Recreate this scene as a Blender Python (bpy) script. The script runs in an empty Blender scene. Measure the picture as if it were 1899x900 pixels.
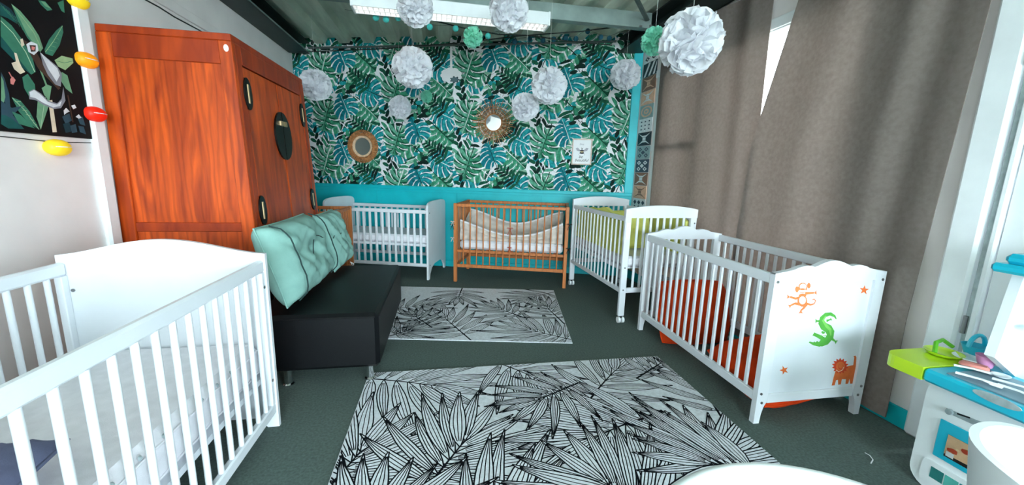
import bpy, bmesh, math, random
from math import sin, cos, pi, radians, sqrt
from mathutils import Vector, Matrix
random.seed(7)
SC = bpy.context.scene
COL = SC.collection

# ------------------------------------------------------------------ camera
FOC, PITCH, ROLL, CAMH, YAW = 723.957, 0.178, 0.027, 1.233, radians(-10.0)
def _cam_axes():
    cp, sp = cos(PITCH), sin(PITCH)
    f = Vector((0, cp, -sp)); r = Vector((1, 0, 0)); d = -Vector((0, sp, cp))
    r2 = r*cos(ROLL) - d*sin(ROLL); d2 = r*sin(ROLL) + d*cos(ROLL)
    Rz = Matrix.Rotation(YAW, 3, 'Z')
    return Rz @ r2, Rz @ d2, Rz @ f
CR, CD, CF = _cam_axes()
CPOS = Vector((0, 0, CAMH))
cam_data = bpy.data.cameras.new('camera'); cam = bpy.data.objects.new('camera', cam_data); COL.objects.link(cam)
cam_data.sensor_width = 36.0; cam_data.lens = 36.0*FOC/1899.0; cam_data.clip_start = 0.02
cam.matrix_world = Matrix(((CR.x, -CD.x, -CF.x, 0), (CR.y, -CD.y, -CF.y, 0), (CR.z, -CD.z, -CF.z, CAMH), (0, 0, 0, 1)))
SC.camera = cam
# pixel -> point on a real plane of the room
def ray(x, y): return CR*((x-949.5)/FOC) + CD*((y-450)/FOC) + CF
def onZ(x, y, z): r = ray(x, y); return CPOS + r*((z-CAMH)/r.z)
def onX(x, y, X): r = ray(x, y); return CPOS + r*(X/r.x)
def onY(x, y, Y): r = ray(x, y); return CPOS + r*(Y/r.y)
def on_back(x, y):          # local (x along back wall, z)
    n = Vector((sin(BA), -cos(BA), 0)); r = ray(x, y); t = n.dot(BO-CPOS)/n.dot(r); P = CPOS+r*t - BO
    return P.x*cos(BA)+P.y*sin(BA), P.z
BO = Vector((-1.87, 5.632, 0)); BA = radians(-16.95)      # back wall, skewed to the other walls
RO_ = Vector((2.215, 4.389, 0)); RA = radians(-88.37)      # right wall

# ------------------------------------------------------------------ world, light, exposure
SC.view_settings.view_transform = 'Standard'; SC.view_settings.look = 'None'
SC.view_settings.gamma = 1.0; SC.view_settings.use_curve_mapping = False
SC.view_settings.exposure = 2.0
SC.cycles.use_denoising = True
SC.cycles.max_bounces = 8; SC.cycles.diffuse_bounces = 5; SC.cycles.transparent_max_bounces = 12
SC.cycles.sample_clamp_indirect = 6.0
world = bpy.data.worlds.new('sky'); SC.world = world; world.use_nodes = True
bg = world.node_tree.nodes['Background']
bg.inputs[0].default_value = (0.80, 0.93, 1.0, 1); bg.inputs[1].default_value = 9.0
def portal(name, loc, rot, sx, sy):
    l = bpy.data.lights.new(name, 'AREA'); l.shape = 'RECTANGLE'; l.size = sx; l.size_y = sy
    l.cycles.is_portal = True
    o = bpy.data.objects.new(name, l); COL.objects.link(o); o.location = loc; o.rotation_euler = rot
portal('glazing_portal', (2.56, -2.90, 1.25), (0, radians(90), 0), 2.4, 2.2)
portal('window_portal', (0.25, -4.40, 1.45), (radians(90), 0, 0), 3.4, 2.1)

# ------------------------------------------------------------------ materials
def lin(h):
    h = h.lstrip('#'); c = [int(h[i:i+2], 16)/255 for i in (0, 2, 4)]
    return tuple((x/12.92 if x <= .04045 else ((x+.055)/1.055)**2.4) for x in c) + (1,)
MATS = {}
def mat(name, col, rough=.6, metal=0, var=.06, scale=8, stretch=(1, 1, 1), bump=0, bscale=60, col2=None, spec=.4, emit=0, trans=0, dist=0, wave=0, coat=0):
    if name in MATS: return MATS[name]
    m = bpy.data.materials.new(name); m.use_nodes = True; nt = m.node_tree; N = nt.nodes; L = nt.links
    b = N['Principled BSDF']; c = lin(col)
    b.inputs['Roughness'].default_value = rough; b.inputs['Metallic'].default_value = metal
    b.inputs['Specular IOR Level'].default_value = spec
    if coat: b.inputs['Coat Weight'].default_value = coat; b.inputs['Coat Roughness'].default_value = .15
    tc = N.new('ShaderNodeTexCoord'); mp = N.new('ShaderNodeMapping'); mp.inputs['Scale'].default_value = stretch
    L.new(tc.outputs['Object'], mp.inputs['Vector'])
    nz = N.new('ShaderNodeTexNoise'); nz.inputs['Scale'].default_value = scale; nz.inputs['Detail'].default_value = 4
    nz.inputs['Distortion'].default_value = dist
    L.new(mp.outputs[0], nz.inputs['Vector'])
    rp = N.new('ShaderNodeValToRGB'); e = rp.color_ramp.elements
    if col2: c2 = lin(col2)
    else: c2 = tuple(x*(1-3*var) for x in c[:3])+(1,); c = tuple(min(1, x*(1+var)) for x in c[:3])+(1,)
    e[0].position = .3; e[0].color = c2; e[1].position = .7; e[1].color = c
    L.new(nz.outputs['Fac'], rp.inputs[0]); src = rp.outputs[0]
    if wave:
        wv = N.new('ShaderNodeTexWave'); wv.inputs['Scale'].default_value = wave; wv.inputs['Distortion'].default_value = 9; wv.inputs['Detail'].default_value = 3
        wv.inputs['Detail Scale'].default_value = 1.5
        L.new(mp.outputs[0], wv.inputs['Vector'])
        mx = N.new('ShaderNodeMix'); mx.data_type = 'RGBA'; mx.blend_type = 'MULTIPLY'; mx.inputs[0].default_value = .45
        rw = N.new('ShaderNodeValToRGB'); rw.color_ramp.elements[0].color = (.45, .38, .35, 1); rw.color_ramp.elements[1].color = (1, 1, 1, 1); rw.color_ramp.elements[1].position = .6
        L.new(wv.outputs['Fac'], rw.inputs[0]); L.new(src, mx.inputs[6]); L.new(rw.outputs[0], mx.inputs[7]); src = mx.outputs[2]
    L.new(src, b.inputs['Base Color'])
    if bump:
        bn = N.new('ShaderNodeTexNoise'); bn.inputs['Scale'].default_value = bscale; bn.inputs['Detail'].default_value = 3
        L.new(mp.outputs[0], bn.inputs['Vector']); bp = N.new('ShaderNodeBump'); bp.inputs['Strength'].default_value = bump; bp.inputs['Distance'].default_value = .01
        L.new(bn.outputs['Fac'], bp.inputs['Height']); L.new(bp.outputs[0], b.inputs['Normal'])
    if emit: b.inputs['Emission Color'].default_value = lin(col); b.inputs['Emission Strength'].default_value = emit
    if trans:                                                         # thin cloth or paper that lets light through
        tr = N.new('ShaderNodeBsdfTranslucent'); L.new(src, tr.inputs[0]); ms = N.new('ShaderNodeMixShader'); ms.inputs[0].default_value = trans
        L.new(b.outputs[0], ms.inputs[1]); L.new(tr.outputs[0], ms.inputs[2]); L.new(ms.outputs[0], N['Material Output'].inputs[0])
    MATS[name] = m; return m
def glass_mat():
    m = bpy.data.materials.new('window_glass'); m.use_nodes = True; N = m.node_tree.nodes; L = m.node_tree.links
    t = N.new('ShaderNodeBsdfTransparent'); t.inputs[0].default_value = (.95, .98, .98, 1); g = N.new('ShaderNodeBsdfGlossy'); g.inputs['Roughness'].default_value = .02
    ms = N.new('ShaderNodeMixShader'); ms.inputs[0].default_value = .06
    L.new(t.outputs[0], ms.inputs[1]); L.new(g.outputs[0], ms.inputs[2]); L.new(ms.outputs[0], N['Material Output'].inputs[0]); return m
M = {
 'carpet': mat('carpet', '#65746f', .95, var=.10, scale=90, bump=.6, bscale=500, spec=.1),
 'white_wall': mat('white_wall', '#f0e8e7', .7, var=.03, scale=3, bump=.05, bscale=80),
 'teal': mat('teal_paint', '#06b6c0', .45, var=.05, scale=4),
 'pvc': mat('white_pvc', '#f0f3f6', .3, var=.02),
 'white_lacquer': mat('white_lacquer', '#e3e6ec', .32, var=.015, scale=6),
 'white_panel': mat('white_panel', '#dfe3ea', .4, var=.02, scale=4),
 'roof': mat('roof_sheet', '#cfd6c6', .5, metal=.15, var=.08, scale=4, stretch=(3, .5, 1), dist=.5),
 'steel': mat('grey_steel', '#8b9b98', .5, metal=.2, var=.08, scale=6),
 'dark_steel': mat('dark_steel', '#26312f', .5, metal=.2, var=.1, scale=6),
 'brace': mat('brace_steel', '#54615f', .5, metal=.2),
 'cloth': mat('taupe_cloth', '#968983', .9, var=.05, scale=40, bump=.3, bscale=700, spec=.1, trans=.3),
 'beech': mat('beech_wood', '#c9773f', .5, var=.1, scale=5, stretch=(6, 6, .7), dist=1),
 'wood': mat('red_wood', '#dc5812', .42, col2='#983209', scale=4.5, stretch=(2.4, 2.4, .32), dist=1.2, wave=3.5, bump=.06, bscale=30),
 'wood_dark': mat('red_wood_frame', '#b23f0c', .42, col2='#842608', scale=4, stretch=(3, 3, .5), dist=1),
 'black_gap': mat('gap_shade', '#0d0b0a', .55, var=.02),
 'iron': mat('dark_iron', '#161210', .4, metal=.6),
 'brass': mat('pale_brass', '#cfae86', .35, metal=.7),
 'chrome': mat('chrome', '#d8dadc', .15, metal=1, var=0),
 'leather': mat('black_leather', '#030509', .46, var=.1, scale=5, bump=.08, bscale=220, spec=.3),
 'green_cloth': mat('sea_green_cotton', '#8fbab1', .9, var=.05, scale=10, bump=.25, bscale=400, spec=.1),
 'seam': mat('dark_seam_crease', '#27403f', .9),
 'mattress': mat('white_ticking', '#edeaf0', .85, var=.03, scale=20, bump=.15, bscale=300, spec=.1),
 'grey_cloth': mat('slate_cotton', '#6f7390', .9, var=.08, scale=9, bump=.2, bscale=300, spec=.1),
 'bumper': mat('linen_print', '#d9cdc4', .9, var=.1, scale=14, bump=.3, bscale=60, spec=.1),
 'red_ribbon': mat('red_ribbon', '#b03a2a', .7),
 'black_ribbon': mat('black_ribbon', '#221d1c', .8),
 'lime_cloth': mat('lime_cotton', '#e2e27c', .9, var=.06, scale=8, bump=.25, bscale=300, spec=.1),
 'orange_cloth': mat('orange_cotton', '#e8481b', .9, var=.08, scale=8, bump=.25, bscale=300, spec=.1),
 'rug': mat('rug_ground', '#e6e9f0', .95, var=.06, scale=60, bump=.3, bscale=600, spec=.05),
 'rug_ink': mat('rug_black_yarn', '#191b20', .95, var=.1, scale=300, spec=.05),
 'tissue': mat('white_tissue', '#f6f6fa', .8, var=.02, trans=.45, spec=.2),
 'mint_tissue': mat('mint_tissue', '#a8f6e0', .8, var=.04, trans=.45, spec=.2),
 'paper': mat('white_paper', '#eeeef0', .8, var=.02),
 'bolt': mat('steel_bolt', '#8a8a8c', .35, metal=.8),
 'black_rubber': mat('black_rubber', '#1b1b1c', .6),
 'cable': mat('black_cable', '#1d2622', .6),
 'thread': mat('white_thread', '#e8e8e4', .8),
 'glass': glass_mat(),
 'mirror': mat('mirror_glass', '#e6e8e8', .02, metal=1, var=0),
 'rattan': mat('rattan', '#b97b4a', .65, var=.15, scale=30),
 'rattan_light': mat('pale_rattan', '#e0bd9c', .65, var=.1, scale=30),
 'ball_teal': mat('pale_teal_cotton', '#46bfb8', .85, var=.08, scale=40),
 'ball_dark': mat('petrol_cotton', '#0d4a5c', .85, var=.08, scale=40),
 'k_white': mat('toy_white_plastic', '#f6fafc', .35, var=.01, coat=.2),
 'k_blue': mat('toy_blue_plastic', '#1bbad6', .3, var=.01, coat=.3),
 'k_lime': mat('toy_lime_plastic', '#bfe02c', .3, var=.01, coat=.3),
 'k_grey': mat('toy_grey_plastic', '#6d8b9b', .4, var=.02),
 'k_label': mat('toy_label_grey', '#aab7ba', .5, var=.08, scale=40),
}
def flat(col, rough=.8): return mat('print_'+col.strip('#'), col, rough, var=.05, scale=25, spec=.2)

# ------------------------------------------------------------------ mesh helpers
class MB:
    def __init__(s, warp=None): s.v = []; s.f = []; s.m = []; s.warp = warp
    def add(s, vs, fs, mi=0):
        o = len(s.v); s.v.extend([tuple(p) for p in vs])
        for f in fs: s.f.append([i+o for i in f]); s.m.append(mi)
        return s
    def box(s, x0, x1, y0, y1, z0, z1, mi=0, b=0):
        x0, x1 = min(x0, x1), max(x0, x1); y0, y1 = min(y0, y1), max(y0, y1); z0, z1 = min(z0, z1), max(z0, z1)
        if not b:
            return s.add([(x, y, z) for x in (x0, x1) for y in (y0, y1) for z in (z0, z1)],
                         [(0, 1, 3, 2), (4, 6, 7, 5), (0, 4, 5, 1), (2, 3, 7, 6), (0, 2, 6, 4), (1, 5, 7, 3)], mi)
        b = min(b, (x1-x0)*.49, (y1-y0)*.49, (z1-z0)*.49); V = []; I = {}
        for i, x in enumerate((x0, x1)):
            for j, y in enumerate((y0, y1)):
                for k, z in enumerate((z0, z1)):
                    dx, dy, dz = (b, -b)[i], (b, -b)[j], (b, -b)[k]
                    I[i, j, k] = len(V); V += [(x, y+dy, z+dz), (x+dx, y, z+dz), (x+dx, y+dy, z)]
        F = []
        for i in (0, 1): F.append([I[i, 0, 0], I[i, 1, 0], I[i, 1, 1], I[i, 0, 1]])
        for j in (0, 1): F.append([I[0, j, 0]+1, I[1, j, 0]+1, I[1, j, 1]+1, I[0, j, 1]+1])
        for k in (0, 1): F.append([I[0, 0, k]+2, I[1, 0, k]+2, I[1, 1, k]+2, I[0, 1, k]+2])
        for i in (0, 1):
            for j in (0, 1):
                F.append([I[i, j, 0], I[i, j, 1], I[i, j, 1]+1, I[i, j, 0]+1])
                F.append([I[i, 0, j], I[i, 1, j], I[i, 1, j]+2, I[i, 0, j]+2])
                F.append([I[0, i, j]+1, I[1, i, j]+1, I[1, i, j]+2, I[0, i, j]+2])
                for k in (0, 1): F.append([I[i, j, k], I[i, j, k]+1, I[i, j, k]+2])
        return s.add(V, F, mi)
    def tube(s, pts, r, n=8, mi=0, closed=False, flatz=1.0):
        pts = [Vector(p) for p in pts]; k = len(pts); V = []
        rr = r if isinstance(r, (list, tuple)) else [r]*k
        up = Vector((0, 0, 1))
        for i, p in enumerate(pts):
            a = pts[(i-1) % k] if (closed or i > 0) else p; c = pts[(i+1) % k] if (closed or i < k-1) else p
            t = (c-a).normalized() if (c-a).length > 1e-9 else Vector((0, 0, 1))
            u = up.cross(t)
            if u.length < .05: u = Vector((1, 0, 0)).cross(t)
            u.normalize(); w = t.cross(u)
            for q in range(n):
                an = 2*pi*q/n; V.append(p + u*(cos(an)*rr[i]) + w*(sin(an)*rr[i]*flatz))
        F = []
        for i in range(k if closed else k-1):
            for q in range(n):
                a = i*n+q; b = i*n+(q+1) % n; c = ((i+1) % k)*n+(q+1) % n; d = ((i+1) % k)*n+q
                F.append((a, b, c, d))
        if not closed: F.append(list(range(n))); F.append(list(range((k-1)*n, k*n)))
        return s.add(V, F, mi)
    def cyl(s, p0, p1, r, r1=None, n=12, mi=0): return s.tube([p0, p1], [r, r if r1 is None else r1], n, mi)
    def lathe(s, prof, n=24, c=(0, 0, 0), mi=0):
        V = []; F = []; k = len(prof)
        for (r, z) in prof:
            for q in range(n): a = 2*pi*q/n; V.append((c[0]+r*cos(a), c[1]+r*sin(a), c[2]+z))
        for i in range(k-1):
            for q in range(n): F.append((i*n+q, i*n+(q+1) % n, (i+1)*n+(q+1) % n, (i+1)*n+q))
        F.append(list(range(n))); F.append(list(range((k-1)*n, k*n)))
        return s.add(V, F, mi)
    def prism(s, poly, fn, w0, w1, mi=0):           # fn(u, v, w) -> point
        n = len(poly); V = [fn(u, v, w0) for u, v in poly] + [fn(u, v, w1) for u, v in poly]
        F = [list(range(n)), list(range(2*n-1, n-1, -1))] + [(i, (i+1) % n, n+(i+1) % n, n+i) for i in range(n)]
        return s.add(V, F, mi)
    def flatpoly(s, poly, fn, w, mi=0): return s.add([fn(u, v, w) for u, v in poly], [list(range(len(poly)))], mi)
    def ribbon(s, pts, wd, fn, w, mi=0):            # flat stroke in the uv plane
        k = len(pts); V = []
        for i in range(k):
            a = pts[max(0, i-1)]; b = pts[min(k-1, i+1)]; dx, dy = b[0]-a[0], b[1]-a[1]; l = sqrt(dx*dx+dy*dy) or 1
            h = (wd[i] if isinstance(wd, (list, tuple)) else wd)/2; nx, ny = -dy/l*h, dx/l*h
            V += [fn(pts[i][0]+nx, pts[i][1]+ny, w), fn(pts[i][0]-nx, pts[i][1]-ny, w)]
        return s.add(V, [(2*i, 2*i+1, 2*i+3, 2*i+2) for i in range(k-1)], mi)
    def sheet(s, fn, nu, nv, th, mi=0):             # fn(u,v) -> (point, normal); closed slab
        A = []; B = []
        for i in range(nu+1):
            for j in range(nv+1):
                p, n = fn(i/nu, j/nv); p = Vector(p); n = Vector(n).normalized(); A.append(p+n*th/2); B.append(p-n*th/2)
        w = nv+1; o = len(A); F = []
        for i in range(nu):
            for j in range(nv):
                q = (i*w+j, (i+1)*w+j, (i+1)*w+j+1, i*w+j+1); F.append(q); F.append([x+o for x in reversed(q)])
        rim = [i*w for i in range(nu+1)] + [nu*w+j for j in range(1, nv+1)] + [i*w+nv for i in range(nu-1, -1, -1)] + [j for j in range(nv-1, 0, -1)]
        for i in range(len(rim)): a, b = rim[i], rim[(i+1) % len(rim)]; F.append((a, b, b+o, a+o))
        return s.add(A+B, F, mi)
    def mesh(s, name, mats, smooth=False, recalc=True, clip=None, angle=40):
        me = bpy.data.meshes.new(name)
        V = [s.warp(*p) for p in s.v] if s.warp else s.v
        me.from_pydata([tuple(p) for p in V], [], s.f)
        if not isinstance(mats, (list, tuple)): mats = [mats]
        for m in mats: me.materials.append(M[m] if isinstance(m, str) else m)
        me.polygons.foreach_set('material_index', s.m)
        bm = bmesh.new(); bm.from_mesh(me)
        if clip:
            for co, no in clip:
                bmesh.ops.bisect_plane(bm, geom=bm.verts[:]+bm.edges[:]+bm.faces[:], plane_co=co, plane_no=no, clear_outer=True)
        if recalc: bmesh.ops.recalc_face_normals(bm, faces=bm.faces[:])
        if smooth:
            for f in bm.faces: f.smooth = True
            for e in bm.edges:
                if len(e.link_faces) == 2 and e.calc_face_angle(0) > radians(angle): e.smooth = False
        bm.to_mesh(me); bm.free(); me.update(); return me
    def build(s, name, mats, parent=None, smooth=False, loc=None, **k):
        return place(name, s.mesh(name, mats, smooth, **k), parent, loc)
def place(name, me, parent=None, loc=None, rot=None):
    o = bpy.data.objects.new(name, me); COL.objects.link(o)
    if parent: o.parent = parent
    if loc is not None: o.location = loc
    if rot is not None: o.rotation_euler = rot
    return o
def tag(o, label=None, cat=None, group=None, kind=None):
    if label: o['label'] = label
    if cat: o['category'] = cat
    if group: o['group'] = group
    if kind: o['kind'] = kind
    return o
def thing(name, label, cat, loc=(0, 0, 0), rz=0, group=None, rot=None):
    o = bpy.data.objects.new(name, None); COL.objects.link(o); o.empty_display_size = .1
    o.location = loc; o.rotation_euler = rot or (0, 0, rz); return tag(o, label, cat, group)
def struct(o): o['kind'] = 'structure'; return o
XZ = lambda u, v, w: (u, w, v)
YZ = lambda u, v, w: (w, u, v)
XY = lambda u, v, w: (u, v, w)
def noise2(x, y, s=0): return sin(x*3.1+s)*cos(y*2.7-s*1.3)+.5*sin(x*7.3+y*5.1+s*2)+.25*cos(x*13.7-y*11.9+s)

# ================================================================== THE ROOM
fl = struct(MB().box(-2.0, 2.62, -4.6, 5.9, -.08, 0).build('floor', 'carpet'))
tr = struct(MB().box(-14, 18, -20, 18, -.3, -.2).build('added_ground', mat('ground_grey', '#b9bcb4', .9, var=.1, scale=2)))  # outside ground added to reflect daylight

# ---- left wall
wl = struct(MB().box(-1.99, -1.87, -4.6, 5.75, 0, 2.8).build('wall_left', 'white_wall'))
struct(MB().box(-1.87, -1.835, 2.50, 2.585, 0, 2.66, b=.012).build('trim_1', 'pvc'))
t2 = struct(MB().box(-1.87, -1.852, 2.59, 5.55, 2.275, 2.345, b=.004).build('trim_2', 'white_wall'))
MB().tube([(-1.865, 2.6+i*.15, 2.25+.004*sin(i*2.1)) for i in range(20)], .0045, 6).build('cable', 'cable', t2)

# ---- back wall (local frame along the wall)
BL = 4.27
wb = struct(MB().box(0, BL, 0, .12, 0, 2.8).build('wall_back', 'teal', loc=BO)); wb.rotation_euler.z = BA
MB().box(0, BL, -.012, 0, .985, 1.025, b=.004).build('ledge_board', 'teal', wb)
for i in range(4): MB().box(i*1.0635, (i+1)*1.0635-.004, -.007, 0, .10, .955, b=.002).build('wainscot_panel', 'teal', wb)
MB().box(0, BL, -.014, 0, 0, .085, b=.004).build('skirting', 'teal', wb)
MB().box(4.175, BL, -.02, 0, 1.025, 2.62, b=.003).build('corner_board', 'teal', wb)
PX0, PX1, PZ0, PZ1 = .0, 4.172, 1.028, 2.80
wp = MB().box(PX0, PX1, -.002, 0, PZ0, PZ1).build('wallpaper', mat('paper_white', '#e9e9ec', .75, var=.03, scale=5), wb)
def wallpaper_print():
    mb = MB(); rnd = random.Random(3)
    # slots: 0 white, 1 dark green, 2 mid green, 3 light green, 4 teal, 5 deep teal, 6 black green, 7 grey line, 8 soft green
    fn = lambda u, v, w: (u, -.0021-w, v)
    def place2(p, c, a, sz, fl): x = p[0]*fl*sz; y = p[1]*sz; return (c[0]+x*cos(a)-y*sin(a), c[1]+x*sin(a)+y*cos(a))
    def lobe(p0, ang, ln, wd, bend, n=8):
        L = []; Rr = []; x, y = p0
        for i in range(n+1):
            k = i/n; a = ang+bend*k
            if i: x += cos(a)*ln/n; y += sin(a)*ln/n
            h = wd*(.28+.72*sin(pi*min(1, .12+.80*k)))*(1 if k < .85 else max(.12, 1-(k-.85)/.15*.8))
            L.append((x-sin(a)*h, y+cos(a)*h)); Rr.append((x+sin(a)*h, y-cos(a)*h))
        return L+Rr[::-1], [( (a[0]+b[0])/2, (a[1]+b[1])/2) for a, b in zip(L, Rr)]
    def monstera(c, a, sz, fl, w, pal, back=True):
        T = lambda pts: [place2(p, c, a, sz, fl) for p in pts]
        half = [(0, .10), (.09, -.07), (.25, -.14), (.42, -.08), (.53, .08), (.56, .27), (.52, .45), (.43, .61), (.31, .75), (.16, .87), (0, .95)]
        def edge(t):
            k = t*(len(half)-1); i = min(len(half)-2, int(k)); f = k-i; return (half[i][0]+(half[i+1][0]-half[i][0])*f, half[i][1]+(half[i+1][1]-half[i][1])*f)
        for sd in (1, -1):
            H = [(sd*x, y) for x, y in half]; mb.flatpoly(T(H), fn, w, pal[0] if sd > 0 else pal[1])
            for i in range(5):
                t = .20+i*.155; e = edge(t); y0 = max(.08, .08+(t-.2)*.95); e1 = edge(t+.085)
                # darker or lighter band between two cuts
                mb.flatpoly(T([(sd*.03, y0), (sd*(e[0]*.55), (y0*.45+e[1]*.55)+.02), (sd*e[0]*.97, e[1]), (sd*e1[0]*.97, e1[1]), (sd*e1[0]*.5, (y0*.5+e1[1]*.5)+.05), (sd*.03, y0+.04)]), fn, w+.00004, pal[2])
                s0 = rnd.uniform(.10, .40); pts = []                  # white cut from the rim towards the midrib
                for q in range(7):
                    k = s0+(1.04-s0)*q/6; pts.append((sd*e[0]*k, y0+(e[1]-y0)*k**1.7+.07*sin(pi*k)))
                mb.ribbon(T(pts), [sz*(.012+.055*(q/6)**1.3) for q in range(7)], fn, w+.00008, 0)
                if i in (1, 2, 3): mb.flatpoly(T([(sd*(e1[0]*.30+.045*cos(q)), y0+.05+(e1[1]-y0)*.22+.018*sin(q)+.02*cos(q)) for q in [j*pi/4 for j in range(8)]]), fn, w+.0001, 0)
        mb.ribbon(T([(0, -.30), (.012, -.1), (0, .1), (.01, .5), (0, .98)]), [.03*sz, .03*sz, .028*sz, .02*sz, .006*sz], fn, w+.00014, 6 if rnd.random() < .5 else 0)
    def frond(c, a, sz, fl, w, pal, n=8):
        T = lambda pts: [place2(p, c, a, sz, fl) for p in pts]
        mb.ribbon(T([(0, -.15), (.04, .3), (.03, .7), (-.02, 1.0)]), .018*sz, fn, w+.0001, 6)
        for i in range(n):
            t = i/(n-1); y = .02+.9*t
            for sd in (1, -1):
                ln = .48*(1-.55*t)*rnd.uniform(.85, 1.1); an = pi/2 - sd*(1.05-.45*t); wd = .055
                poly, mid = lobe((.03*sin(pi*t), y), an, ln, wd*(1-.3*t), -sd*.5+rnd.uniform(-.2, .2), 6)
                mb.flatpoly(T(poly), fn, w+(.00003 if sd > 0 else 0), pal[rnd.randrange(len(pal))])
    def fan(c, a, sz, fl, w):
        for i in range(9):
            an = a+pi/2+(i-4)*.22; pts = [(c[0]+cos(an)*sz*k, c[1]+sin(an)*sz*k) for k in (.05, .5, 1)]
            mb.ribbon(pts, .006, fn, w, 7)
    def sprig(c, a, sz, w, pal):
        for i in range(5):
            t = i/4; an = a+pi/2+(1 if i % 2 else -1)*.75
            poly, mid = lobe((c[0]+cos(a+pi/2)*sz*t, c[1]+sin(a+pi/2)*sz*t), an, sz*.55, sz*.14, .3, 6)
            mb.flatpoly(poly, fn, w, pal[i % len(pal)])
    PU, PV = .94, .565
    motifs = [('f', .05, .10, .5, .26, 1, ()), ('f', .55, .40, -.6, .26, 1, ()), ('f', .80, .15, .3, .25, 1, ()),
              ('p', .30, .02, -.55, .36, 1, (1, 6, 2, 8)), ('p', .78, .30, .7, .34, -1, (1, 6, 1, 3)), ('s', .02, .46, .5, .20, 1, (6, 1, 4)), ('s', .56, .05, -1.0, .19, 1, (1, 6, 4)), ('s', .90, .52, 2.2, .18, 1, (4, 1)),
              ('m', .05, .02, -.4, .33, 1, (8, 2, 1)), ('t', .10, .36, -.3, .29, -1, (4, 5, 5)), ('m', .12, .30, 2.3, .34, 1, (2, 1, 3)), ('t', .42, .36, -.35, .33, -1, (4, 4, 5)), ('m', .66, .50, .9, .37, 1, (3, 2, 8)), ('m', .92, .20, -2.3, .34, -1, (1, 2, 8)), ('t', .22, .56, 1.2, .31, 1, (4, 4, 5)),
              ('m', .50, .14, 2.8, .35, -1, (2, 8, 1)), ('p', .12, .08, .9, .28, 1, (1, 6, 1)), ('t', .76, .04, .4, .30, 1, (4, 5, 5)), ('s', .34, .22, .2, .16, 1, (6, 1)), ('s', .70, .24, -.7, .16, 1, (6, 2))]
    for gi in range(-1, 6):
        for gj in range(-2, 5):
            off = (gi % 2)*PV*.5
            for k, (ty, u, v, a, sz, f_, pal) in enumerate(motifs):
                jr = random.Random(k*7+gi*31+gj*57); c = (gi*PU+u-.05+jr.uniform(-.03, .03), PZ0+gj*PV+v+off-.3); w = .0002+.0003*k
                if ty in 'mt': monstera(c, a, sz, f_, w, pal)
                elif ty == 'p': frond(c, a, sz*1.15, f_, w, pal)
                elif ty == 'f': fan(c, a, sz, f_, .0001)
                else: sprig(c, a, sz, w, pal)
    cols = ['#f2f0f6', '#145a42', '#3b9270', '#92c8aa', '#22a0a4', '#107c88', '#0a2a24', '#cdb9bd', '#63ab8f']
    cl = [((PX0, 0, 0), (-1, 0, 0)), ((PX1, 0, 0), (1, 0, 0)), ((0, 0, PZ0), (0, 0, -1)), ((0, 0, PZ1), (0, 0, 1))]
    return mb.build('leaf_print', [mat('ink_'+c.strip('#'), c, .75, var=.16, scale=30, spec=.2) for c in cols], wp, recalc=False, clip=cl)
wallpaper_print()

# ---- right wall (local frame: x towards the camera, y outwards)
RL = 9.0
RW_ = struct(MB().box(-.12, .36, 0, .16, 0, 2.8).box(.36, 2.55, 0, .16, 2.32, 2.8).box(.36, 2.55, 0, .16, 0, .10)
      .box(2.55, 3.0, 0, .16, 0, 2.8).box(3.0, 8.4, 0, .16, 2.42, 2.8).box(8.4, RL, 0, .16, 0, 2.8).box(3.64, 6.2, 0, .16, 0, 2.42).build('wall_right', 'white_wall', loc=RO_)); RW_.rotation_euler.z = RA  # solid bay put in to cut the near daylight
def rlocal(p): 
    d = p-RO_; return Vector((d.x*cos(RA)+d.y*sin(RA), -d.x*sin(RA)+d.y*cos(RA), d.z))
def on_right(x, y, off=0):   # local u, z on plane y=off
    n = Vector((-sin(RA), cos(RA), 0)); r = ray(x, y); t = n.dot(RO_+n*off-CPOS)/n.dot(r); q = rlocal(CPOS+r*t); return q.x, q.z
bb = struct(MB().box(.0, 2.99, -.014, 0, 0, .105, b=.004).build('baseboard_right', 'teal', loc=RO_)); bb.rotation_euler.z = RA
# window with a transom
w1 = struct(MB().box(.36, .44, -.006, .10, .10, 2.32, b=.003).box(2.47, 2.55, -.006, .10, .10, 2.32, b=.003).box(.44, 2.47, -.006, .10, 2.24, 2.32, b=.006)
     .box(.44, 2.47, -.006, .10, .10, .18, b=.006).build('window_1', 'pvc', loc=RO_)); w1.rotation_euler.z = RA
MB().box(.34, 1.16, -.008, .02, 1.50, 1.56, b=.003).build('transom', 'pvc', w1)
for u in (1.10,): MB().box(u, u+.06, 0, .08, .18, 2.24, b=.006).build('mullion', 'pvc', w1)
MB().box(.33, 2.5, -.012, .01, 2.255, 2.33, b=.005).build('blind_rail', 'pvc', w1)
MB().box(.44, .53, -.009, .05, 1.57, 2.24, b=.006).build('sash_stile', 'pvc', w1)
MB().box(.44, .48, -.008, .05, .18, 1.49, b=.004).build('sash_stile', 'pvc', w1)
for (a, b_, cd) in ((.46, 1.10, ((.18, 1.50), (1.56, 2.24))), (1.16, 2.47, ((.18, 2.24),))):
    for (c, d) in cd: MB().box(a, b_, .04, .046, c, d).build('pane', 'glass', w1)
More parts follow.
